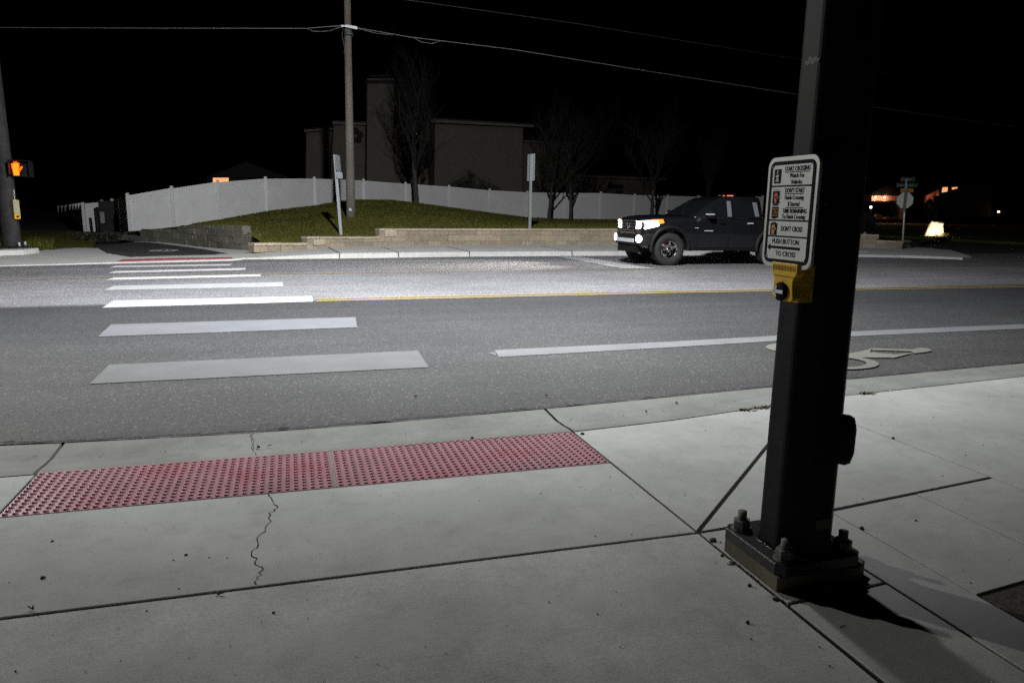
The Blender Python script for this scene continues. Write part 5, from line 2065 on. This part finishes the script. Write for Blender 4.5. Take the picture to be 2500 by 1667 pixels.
def wheel(u, side, rim_spin):
    c = L(u, side * 0.79, WR)
    axis = Vector((0, -side, 0))
    mk = MB()
    mk.lathe(c, axis, [(0.235, -0.12), (0.36, -0.135), (0.415, -0.12), (WR - 0.006, -0.09), (WR - 0.006, 0.09), (0.415, 0.12), (0.36, 0.137), (0.30, 0.135), (0.245, 0.115), (0.235, 0.08)], 44)
    n = 40
    for k in range(n):
        a = 2 * math.pi * k / n
        rd = Vector((math.cos(a), 0, math.sin(a)))
        tn = Vector((-math.sin(a), 0, math.cos(a)))
        for off in (-0.085, 0.085):
            mk.obox(c + rd * (WR - 0.012) + axis * off, rd * 0.013, tn * 0.020, axis * 0.033)
        mk.obox(c + rd * (WR - 0.012) + axis * (0.02 if k % 2 else -0.02), rd * 0.012, tn * 0.018, axis * 0.028)
    ty = mk.build('tyre', M['tyre'], truck)
    mk = MB()
    mk.lathe(c, axis, [(0.236, 0.11), (0.225, 0.118), (0.212, 0.10), (0.205, 0.02), (0.205, -0.10)], 40)
    for k in range(6):
        a = 2 * math.pi * k / 6 + rim_spin
        rd = Vector((math.cos(a), 0, math.sin(a)))
        tn = Vector((-math.sin(a), 0, math.cos(a)))
        b4 = [c + rd * 0.05 + tn * 0.032 + axis * 0.06, c + rd * 0.05 - tn * 0.032 + axis * 0.06, c + rd * 0.212 - tn * 0.030 + axis * 0.085, c + rd * 0.212 + tn * 0.030 + axis * 0.085]
        mk.hexa([p - axis * 0.03 for p in b4], b4)
    mk.lathe(c, axis, [(0.07, 0.02), (0.07, 0.065), (0.045, 0.085), (0, 0.088)], 18)
    mk.build('rim', M['chrome'], ty)
    mk = MB()
    mk.lathe(c, axis, [(0.16, -0.01), (0.16, 0.01), (0.0, 0.012)], 24)
    mk.build('brake_disc', M['steel'], ty)
    mk = MB()
    mk.obox(c + Vector((-0.11, 0, 0.10)) + axis * 0.02, (0.05, 0, 0.02), (0, 0.02, 0), (-0.02, 0, 0.05))
    mk.build('brake_caliper', M['redbit'], ty)


for u in (FA, RA):
    for side in (1, -1):
        wheel(u, side, random.uniform(0, 1))
mk = MB()
mk.box(tuple(L(0.5, 0.42, 0.42)), tuple(L(5.1, -0.42, 0.54)))
for u in (FA, RA):
    mk.tube([L(u, 0.7, WR), L(u, -0.7, WR)], 0.05, 8)
mk.lathe(L(RA, 0.05, WR), (1, 0, 0), [(0.0, -0.14), (0.12, -0.1), (0.14, 0), (0.12, 0.1), (0, 0.14)], 12)
mk.build('chassis', M['trimblk'], truck)
for v, m_ in ((0.1, M['redl']), (-0.05, M['chrome'])):
    mk = MB()
    mk.obox(L(3.12 if v > 0 else 2.95, v, 1.868), (0.07, 0, 0), (0, 0.05, 0), (0, 0, 0.012))
    mk.build('roof_marker', m_, truck)
mk = MB()
for v in (0.44, -0.44):
    mk.tube([L(1.75, v, 1.40), L(2.25, v * 0.9, 1.728)], 0.006, 5)
mk.tube([L(5.22, 0.9, 1.262), L(3.75, 0.91, 1.29)], 0.018, 6)
mk.build('trim_rail', M['trimblk'], truck)
mk = MB()
mk.box(tuple(L(5.22, 0.86, 0.62)), tuple(L(5.36, -0.86, 0.78)))
mk.build('rear_bumper', M['chrome'], truck, 0.02)
for side in (1, -1):
    mk = MB()
    mk.obox(L(5.245, side * 0.84, 1.06), (0.02, 0, 0), (0, 0.07, 0), (0, 0, 0.15))
    mk.build('tail_light', M['redl'], truck)
for side in (1, -1):
    h_ = L(-0.02, side * 0.66, 1.06)
    spot('headlamp_beam', h_, h_ + Vector((-18, side * -0.4, -0.70)), 2300, 60, 1.0, (1.0, 0.93, 0.84), 0.06)
    h_ = L(-0.04, side * 0.70, 0.70)
    spot('fog_beam', h_, h_ + Vector((-8, 0.6, -0.35)), 110, 100, 1.0, (1.0, 0.92, 0.86), 0.05)

# ================================================================== RIGHT-HAND DISTANCE
# lit entrance boulder
rb = at_d(2280, 577, 46)
boulder = thing('boulder', rb, 'tall pale boulder brightly lit by a ground lamp', 'boulder')
s = 46 / FPX
mk = MB()
ot = [(-25, 0), (-24, 6), (-14, 27), (-12.5, 35.5), (-9, 36.5), (-4, 35), (2, 36), (9, 34.5), (17, 34.5), (20.5, 33), (21, 22), (23, 8), (24, 0)]
f = [rb + Vector((x * s * RIGHT.x / 1.0, x * s * RIGHT.y, y * s)) for x, y in ot]
bk = Vector((FWD.x, FWD.y, 0)).normalized()
cen_ = sum(f, Vector()) / len(f)
n = len(f)
lay = [[cen_ + (p - cen_) * k_ + bk * d_ + Vector((random.gauss(0, .012), random.gauss(0, .012), random.gauss(0, .012))) for p in f] for k_, d_ in ((0.72, -0.10), (0.93, -0.05), (1.0, 0.02), (0.86, 0.16), (0.6, 0.24))]
vs = [p for l_ in lay for p in l_]
fs = [[a * n + k, a * n + (k + 1) % n, (a + 1) * n + (k + 1) % n, (a + 1) * n + k] for a in range(4) for k in range(n)]
fs += [list(range(n)), list(range(4 * n, 5 * n))]
mk.raw(vs, fs)
mk.build('stone', M['rock'], boulder)
mk = MB()
for k in range(60):
    p = rb - bk * random.uniform(0.1, 0.5) + Vector((RIGHT.x, RIGHT.y, 0)) * random.uniform(0.0, 0.75)
    mk.tube([p, p + Vector((random.gauss(0, 0.05), random.gauss(0, 0.05), random.uniform(0.08, 0.28)))], [0.008, 0.002], 3)
tag(mk.build('garden_plant', M['weed']), 'small spiky plants lit at the foot of the bright boulder', 'plant')
lp = rb - bk * 1.1 + Vector((0, 0, 0.12))
gl = thing('ground_lamp', lp, 'tiny ground spotlight in front of the bright boulder', 'lamp')
mk = MB()
mk.lathe(lp - Vector((0, 0, 0.14)), (0, 0, 1), [(0.02, 0), (0.02, 0.08), (0.05, 0.09), (0.05, 0.13), (0.0, 0.13)], 10)
mk.build('housing', M['trimblk'], gl)
spot('ground_lamp_light', lp + Vector((0, 0, 0.06)), cen_ + Vector((0, 0, 0.0)), 260, 110, 0.8, (1.0, 0.80, 0.50), 0.04)

# landscape stones on the corner wall
for px, py, w, h_, lab in ((2110, 583, 12, 17, 'tallest upright stone on the dim corner wall'), (2137, 584, 5, 7, 'small rounded stone on the corner wall, left of a thin one'), (2144, 584, 3, 8, 'thin upright stone at the end of the corner wall')):
    p = at_d(px, py, 36)
    s2 = 36 / FPX
    mk = MB()
    mk.lathe(p, (0, 0, 1), [(w * s2 * 0.5, 0), (w * s2 * 0.55, h_ * s2 * 0.4), (w * s2 * 0.35, h_ * s2 * 0.8), (0.0, h_ * s2)], 7, smooth=False)
    tag(mk.build('landscape_stone', M['rock']), lab, 'stone', 'stones on the corner wall')

# garage house with two lamps
gy = 82.0
gh = thing('house', (on_y(2160, 520, gy).x, gy, 0), 'distant garage front glowing pink under two wall lamps', 'house')
mk = MB()
quad_y(mk, [(2128, 535), (2205, 535), (2205, 478), (2128, 478)], gy, 10)
mk.build('wall', M['garage'], gh)
mk = MB()
f = [on_y(*p, gy - 0.6) for p in [(2118, 478), (2165, 452), (2215, 478)]]
mk.hexa(f, [p + Vector((0, 10, 0)) for p in f])
mk.build('roof', M['roof'], gh)
mk = MB()
quad_y(mk, [(2140, 532), (2156, 532), (2156, 490), (2140, 490)], gy - 0.05, 0.04)
quad_y(mk, [(2164, 532), (2192, 532), (2192, 490), (2164, 490)], gy - 0.05, 0.04)
mk.build('garage_door', M['roof'], gh)
for px in (2137, 2159.5):
    c_ = on_y(px, 482, gy - 0.25)
    mk = MB()
    mk.lathe(c_, (0, 0, 1), [(0.0, -0.12), (0.09, -0.1), (0.11, 0.1), (0.0, 0.14)], 10)
    mk.build('wall_lamp', M['warmbulb'], gh)
    l_ = bpy.data.lights.new('wall_lamp_light', 'POINT')
    l_.energy = 160
    l_.color = (1.0, 0.55, 0.32)
    l_.shadow_soft_size = 0.1
    lo_ = bpy.data.objects.new('wall_lamp_light', l_)
    COL.objects.link(lo_)
    lo_.location = c_ + Vector((0, -0.35, -0.1))

# porch house further right
hy4 = 74.0
ph4 = thing('house', (on_y(2290, 520, hy4).x, hy4, 0), 'distant house with an arched porch lit dull red from within', 'house')
mk = MB()
quad_y(mk, [(2262, 530), (2300, 530), (2300, 462), (2262, 470)], hy4 + 2, 0.3)
mk.build('wall', M['garage'], ph4)
mk = MB()
quad_y(mk, [(2292, 530), (2420, 530), (2420, 450), (2292, 455)], hy4 + 0.5, 0.3)
mk.build('wall', M['roof'], ph4)  # dark roof colour makes this stretch of wall look unlit
mk = MB()
quad_y(mk, [(2287, 535), (2297, 535), (2297, 478), (2287, 478)], hy4 - 0.8, 0.5)
f = [on_y(*p, hy4 - 1.0) for p in [(2240, 482), (2250, 468), (2330, 440), (2420, 446), (2420, 452), (2300, 458), (2262, 478)]]
mk.hexa(f, [p + Vector((0, 0.3, 0)) for p in f])
mk.build('roof', M['roof'], ph4)
for q in ([(2300, 470), (2313, 468), (2314, 457), (2302, 458)], [(2325, 463), (2337, 460), (2338, 457), (2325, 458)]):
    mk = MB()
    quad_y(mk, q, hy4 + 0.4, 0.05)
    mk.build('window', M['litwin'], ph4)
l_ = bpy.data.lights.new('porch_light', 'POINT')
l_.energy = 40
l_.color = (1.0, 0.36, 0.2)
lo_ = bpy.data.objects.new('porch_light', l_)
COL.objects.link(lo_)
lo_.location = on_y(2280, 478, hy4 + 0.9)

# small far lamps on posts
for px, py, dp, m, lab in ((2148, 464, 110, M['coolbulb'], 'tiny white street lamp high above the glowing garage'), (2345, 511, 95, M['warmbulb'], 'tiny warm lamp right of the lit boulder'), (2438, 517, 95, M['warmbulb'], 'tiny warm lamp at far right in the dark')):
    p = at_d(px, py, dp)
    root = thing('yard_lamp', (p.x, p.y, 0), lab, 'lamp', 'tiny lamps in the far dark')
    mk = MB()
    mk.tube([(p.x, p.y, -0.2), (p.x, p.y, p.z - 0.1)], 0.05, 6)
    mk.build('post', M['pole_grey'], root)
    mk = MB()
    mk.lathe(p, (0, 0, 1), [(0.0, -0.14), (0.12, -0.06), (0.12, 0.06), (0.0, 0.14)], 10)
    mk.build('bulb', m, root)
# parked car by the garage, facing us, one lamp lit
cp = at_d(2150, 530, 70)
car = thing('parked_car', cp, 'dark parked car with a single cold white lamp before the garage', 'car')
rv = Vector((RIGHT.x, RIGHT.y, 0)).normalized()
mk = MB()
pr_ = [(-1.0, 0.35), (-0.95, 0.9), (-0.8, 1.0), (-0.62, 1.5), (0.62, 1.5), (0.8, 1.0), (0.95, 0.9), (1.0, 0.35), (0.9, 0.25), (-0.9, 0.25)]
f = [cp + rv * x * 1.05 + Vector((0, 0, z)) for x, z in pr_]
mk.hexa(f, [p + bk * 4.2 for p in f])
mk.build('body', M['paint'], car, 0.08)
mk = MB()
f = [cp + rv * x + Vector((0, 0, z)) - bk * 0.02 for x, z in ((-0.72, 1.02), (0.72, 1.02), (0.56, 1.44), (-0.56, 1.44))]
mk.hexa(f, [p + bk * 0.015 for p in f])
mk.build('windscreen', M['carglass'], car)
for x in (-0.8, 0.8):
    for d_ in (0.8, 3.4):
        mk = MB()
        c_ = cp + rv * x + bk * d_ + Vector((0, 0, 0.32))
        mk.lathe(c_, rv, [(0.0, -0.1), (0.32, -0.1), (0.32, 0.1), (0.0, 0.1)], 18)
        mk.build('wheel', M['tyre'], car)
mk = MB()
hp = at_d(2126, 506, 69.6)
mk.lathe(hp, -bk, [(0.12, 0), (0.10, 0.04), (0, 0.06)], 14)
mk.build('headlight', M['coolbulb'], car)

# dark round shrubs before the garage and porch
for px, py, w, h_, lab in ((2174, 527, 13, 34, 'black rounded evergreen in front of the glowing garage'), (2266, 530, 14, 42, 'black pointed evergreen before the arched porch'), (2112, 575, 26, 52, 'dim bare bush behind the corner wall, beside the black pole')):
    dp = 66 if py < 560 else 39
    p = at_d(px, py, dp)
    s2 = dp / FPX
    root = thing('evergreen', p, lab, 'shrub', 'dark shrubs at the far corner')
    mk = MB()
    for k in range(900):
        t = random.random()
        r_ = w * s2 * (1 - t ** 2.2) ** 0.5 * random.uniform(0.5, 1.05)
        a = random.uniform(0, 2 * math.pi)
        q = p + Vector((r_ * math.cos(a), r_ * math.sin(a), t * h_ * s2))
        sv = Vector((random.gauss(0, 1), random.gauss(0, 1), random.gauss(0, 1))).normalized() * w * s2 * 0.16
        mk.face([q - sv, q + sv, q + Vector((random.gauss(0, 1), random.gauss(0, 1), random.gauss(0, 1))).normalized() * w * s2 * 0.3])
    mk.build('crown', M['conifer'] if py < 560 else M['twig'], root)
    mk = MB()
    mk.tube([p - Vector((0, 0, 0.2)), p + Vector((0, 0, h_ * s2 * 0.6))], [0.06, 0.03], 6)
    mk.build('trunk', M['bark'], root)

# ================================================================== SMALL THINGS UNDERFOOT


def stone(px, py, r, label, seed, m=None, z=0.0):
    rnd = random.Random(seed)
    c_ = on_z(px, py, z)
    mk = MB()
    n = 7
    vs = [c_ + Vector((0, 0, r * 0.9))]
    for lv, (rr_, zz) in enumerate(((0.75, 0.65), (1.0, 0.25), (0.85, -0.2))):
        for k in range(n):
            a = 2 * math.pi * (k + lv * 0.5) / n
            q_ = rr_ * rnd.uniform(0.75, 1.15) * r
            vs.append(c_ + Vector((q_ * math.cos(a), q_ * math.sin(a) * 0.8, r * zz * rnd.uniform(0.8, 1.2))))
    fs = [[0, 1 + k, 1 + (k + 1) % n] for k in range(n)]
    for lv in range(2):
        for k in range(n):
            fs.append([1 + lv * n + k, 1 + (lv + 1) * n + k, 1 + (lv + 1) * n + (k + 1) % n, 1 + lv * n + (k + 1) % n])
    mk.raw(vs, fs)
    tag(mk.build('pebble', m or M['pebble']), label, 'pebble', 'pebbles and crumbs on the pavement')


ground_bits = [
    (1741, 1320, 0.018, 'reddish chip lying left of the pole base plate', None),
    (105, 1411, 0.011, 'squarish dark crumb on the left of the ramp slab', None),
    (454, 1355, 0.008, 'small dark crumb in the middle of the ramp slab', None),
    (128, 1321, 0.007, 'small dark crumb at left, below the red panel', None),
    (631, 1091, 0.012, 'dark crumb in the gutter beside the thin crack', None),
    (1153, 1070, 0.013, 'dark round pebble at the upper edge of the right red panel', None),
    (1422, 1060, 0.015, 'grey pebble just right of the red panels', None),
    (1784, 1374, 0.017, 'round grey pebble stuck in the joint by the grout pad', 'rock'),
    (1763, 1356, 0.009, 'tiny dark pebble in the joint left of the grout pad', None),
    (1830, 1429, 0.010, 'crumbs of mortar near the front corner of the grout pad', None),
    (1893, 1462, 0.014, 'pale broken mortar lump at the front corner of the grout pad', 'grout'),
    (2104, 1290, 0.013, 'dark pebble in the joint right of the pole', None),
    (2236, 1271, 0.008, 'small dark crumb on the slab right of the pole', None),
    (1825, 1519, 0.009, 'dark crumb on the landing near the bottom of the pole', None),
    (668, 1495, 0.006, 'tiny dark crumb on the landing below the crack', None),
    (1652, 983, 0.011, 'small dark crumb in the gutter left of the pole', None),
    (1578, 1005, 0.010, 'small dark crumb on the gutter above the flare', None),
    (1015, 967, 0.012, 'dark crumb on the asphalt near the kerb', None),
    (1334, 965, 0.012, 'pair-like dark crumb on the asphalt by the gutter joint', None),
    (2180, 1070, 0.012, 'dark crumb in the joint right of the hand-hole cover', None),
]
for k, (px, py, r_, lab, m_) in enumerate(ground_bits):
    zz = 0.0
    y_ = on_z(px, py, 0).y
    if y_ < 2.6 and on_z(px, py, 0).x < 1.7:
        zz = -0.010 * (2.66 - y_)
    if y_ > 4.7:
        zz = 0.012
    stone(px, py, r_, lab, k, M[m_] if m_ else None, zz)

# grit too small to count
mk = MB()
for k in range(1500):
    u_ = random.random()
    if u_ < 0.35:
        x_ = random.uniform(-4, 8)
        y_ = lerp(table(GUT, x_), table(BACK, x_), random.betavariate(1.2, 1.2))
        z_ = -0.012
    elif u_ < 0.62:
        x_ = random.uniform(-4, 8)
        y_ = table(GUT, x_) + abs(random.gauss(0, 0.35))
        z_ = 0.009
    elif u_ < 0.70:
        x_, y_, z_ = random.uniform(-1.33, 1.70), random.uniform(3.6, 4.15), 0.005
    else:
        x_, y_, z_ = random.uniform(-2, 6), random.uniform(1.6, 4.3), 0.001
        if x_ < 1.7 and y_ < 2.66:
            z_ = -0.010 * (2.66 - y_)
    s_ = random.choice((0.002, 0.0025, 0.003, 0.003, 0.005))
    a = random.uniform(0, 6.28)
    p_ = [Vector((x_ + s_ * math.cos(a + t_), y_ + s_ * math.sin(a + t_), z_)) for t_ in (0, 2.1, 4.2)]
    top_ = Vector((x_, y_, z_ + s_ * 0.9))
    for i in range(3):
        mk.face([p_[i], p_[(i + 1) % 3], top_])
o = mk.build('grit', M['pebble'])
o['kind'] = 'stuff'
tag(o, 'scattered fine grit over gutter, asphalt and pavement', 'grit')
# mortar crumbs and dirt along the joint beside the pole base
mk = MB()
for k in range(75):
    t_ = random.random()
    x_ = 1.712 + random.gauss(0, 0.008)
    y_ = random.choice((random.uniform(2.02, 2.62), random.uniform(2.0, 2.4)))
    s_ = random.uniform(0.0015, 0.0055)
    a = random.uniform(0, 6.28)
    z_ = -0.006
    p_ = [Vector((x_ + s_ * math.cos(a + q_), y_ + s_ * math.sin(a + q_), z_)) for q_ in (0, 1.6, 3.1, 4.7)]
    top_ = Vector((x_ + random.gauss(0, 0.002), y_, z_ + s_ * 1.2))
    for i in range(4):
        mk.face([p_[i], p_[(i + 1) % 4], top_])
o = mk.build('mortar_crumbs', M['grout'])
o['kind'] = 'stuff'
tag(o, 'pale mortar crumbs along the joint beside the pole base', 'crumbs')

# weeds in the kerb joint
for px, py, w, n_, lab in ((1864, 995, 0.10, 70, 'flat weed in the kerb joint left of the pole'), (1822, 1001, 0.05, 26, 'tiny weed sprig left of the larger kerb weed'), (2116, 961, 0.09, 60, 'flat weed in the kerb joint right of the pole')):
    c_ = on_z(px, py, 0.002)
    mk = MB()
    for k in range(n_):
        p_ = c_ + Vector((random.gauss(0, w * 0.45), random.gauss(0, 0.012), 0))
        s_ = Vector((random.gauss(0, 0.006), random.gauss(0, 0.006), 0.0))
        mk.face([p_ - s_, p_ + s_, p_ + Vector((random.gauss(0, 0.025), random.gauss(0, 0.02), random.uniform(0.004, 0.022)))])
    tag(mk.build('weed', M['weed']), lab, 'weed', 'weeds in the kerb joint')
# twigs
for k, (px, py, lab) in enumerate(((82, 1487, 'broken twig standing in the joint at lower left'), (530, 1451, 'little twig lying in the joint left of the crack'), (2178, 955, 'pale twig on the kerb joint right of the pole'), (653, 1088, 'thin dark twig in the gutter by the crack'))):
    c_ = on_z(px, py, 0.002)
    mk = MB()
    for j in range(2):
        d_ = Vector((random.gauss(0, 1), random.gauss(0, 0.4), 0.15 if k else 0.9)).normalized()
        mk.tube([c_ + Vector((0, 0, 0.002)), c_ + d_ * 0.010 + Vector((0, 0, 0.002)), c_ + d_ * random.uniform(0.016, 0.030) + Vector((0.004, 0, 0.003))], [0.003, 0.0026, 0.0016], 5)
    tag(mk.build('twig', M['signw'] if k == 2 else M['pebble']), lab, 'twig', 'twigs on the pavement')
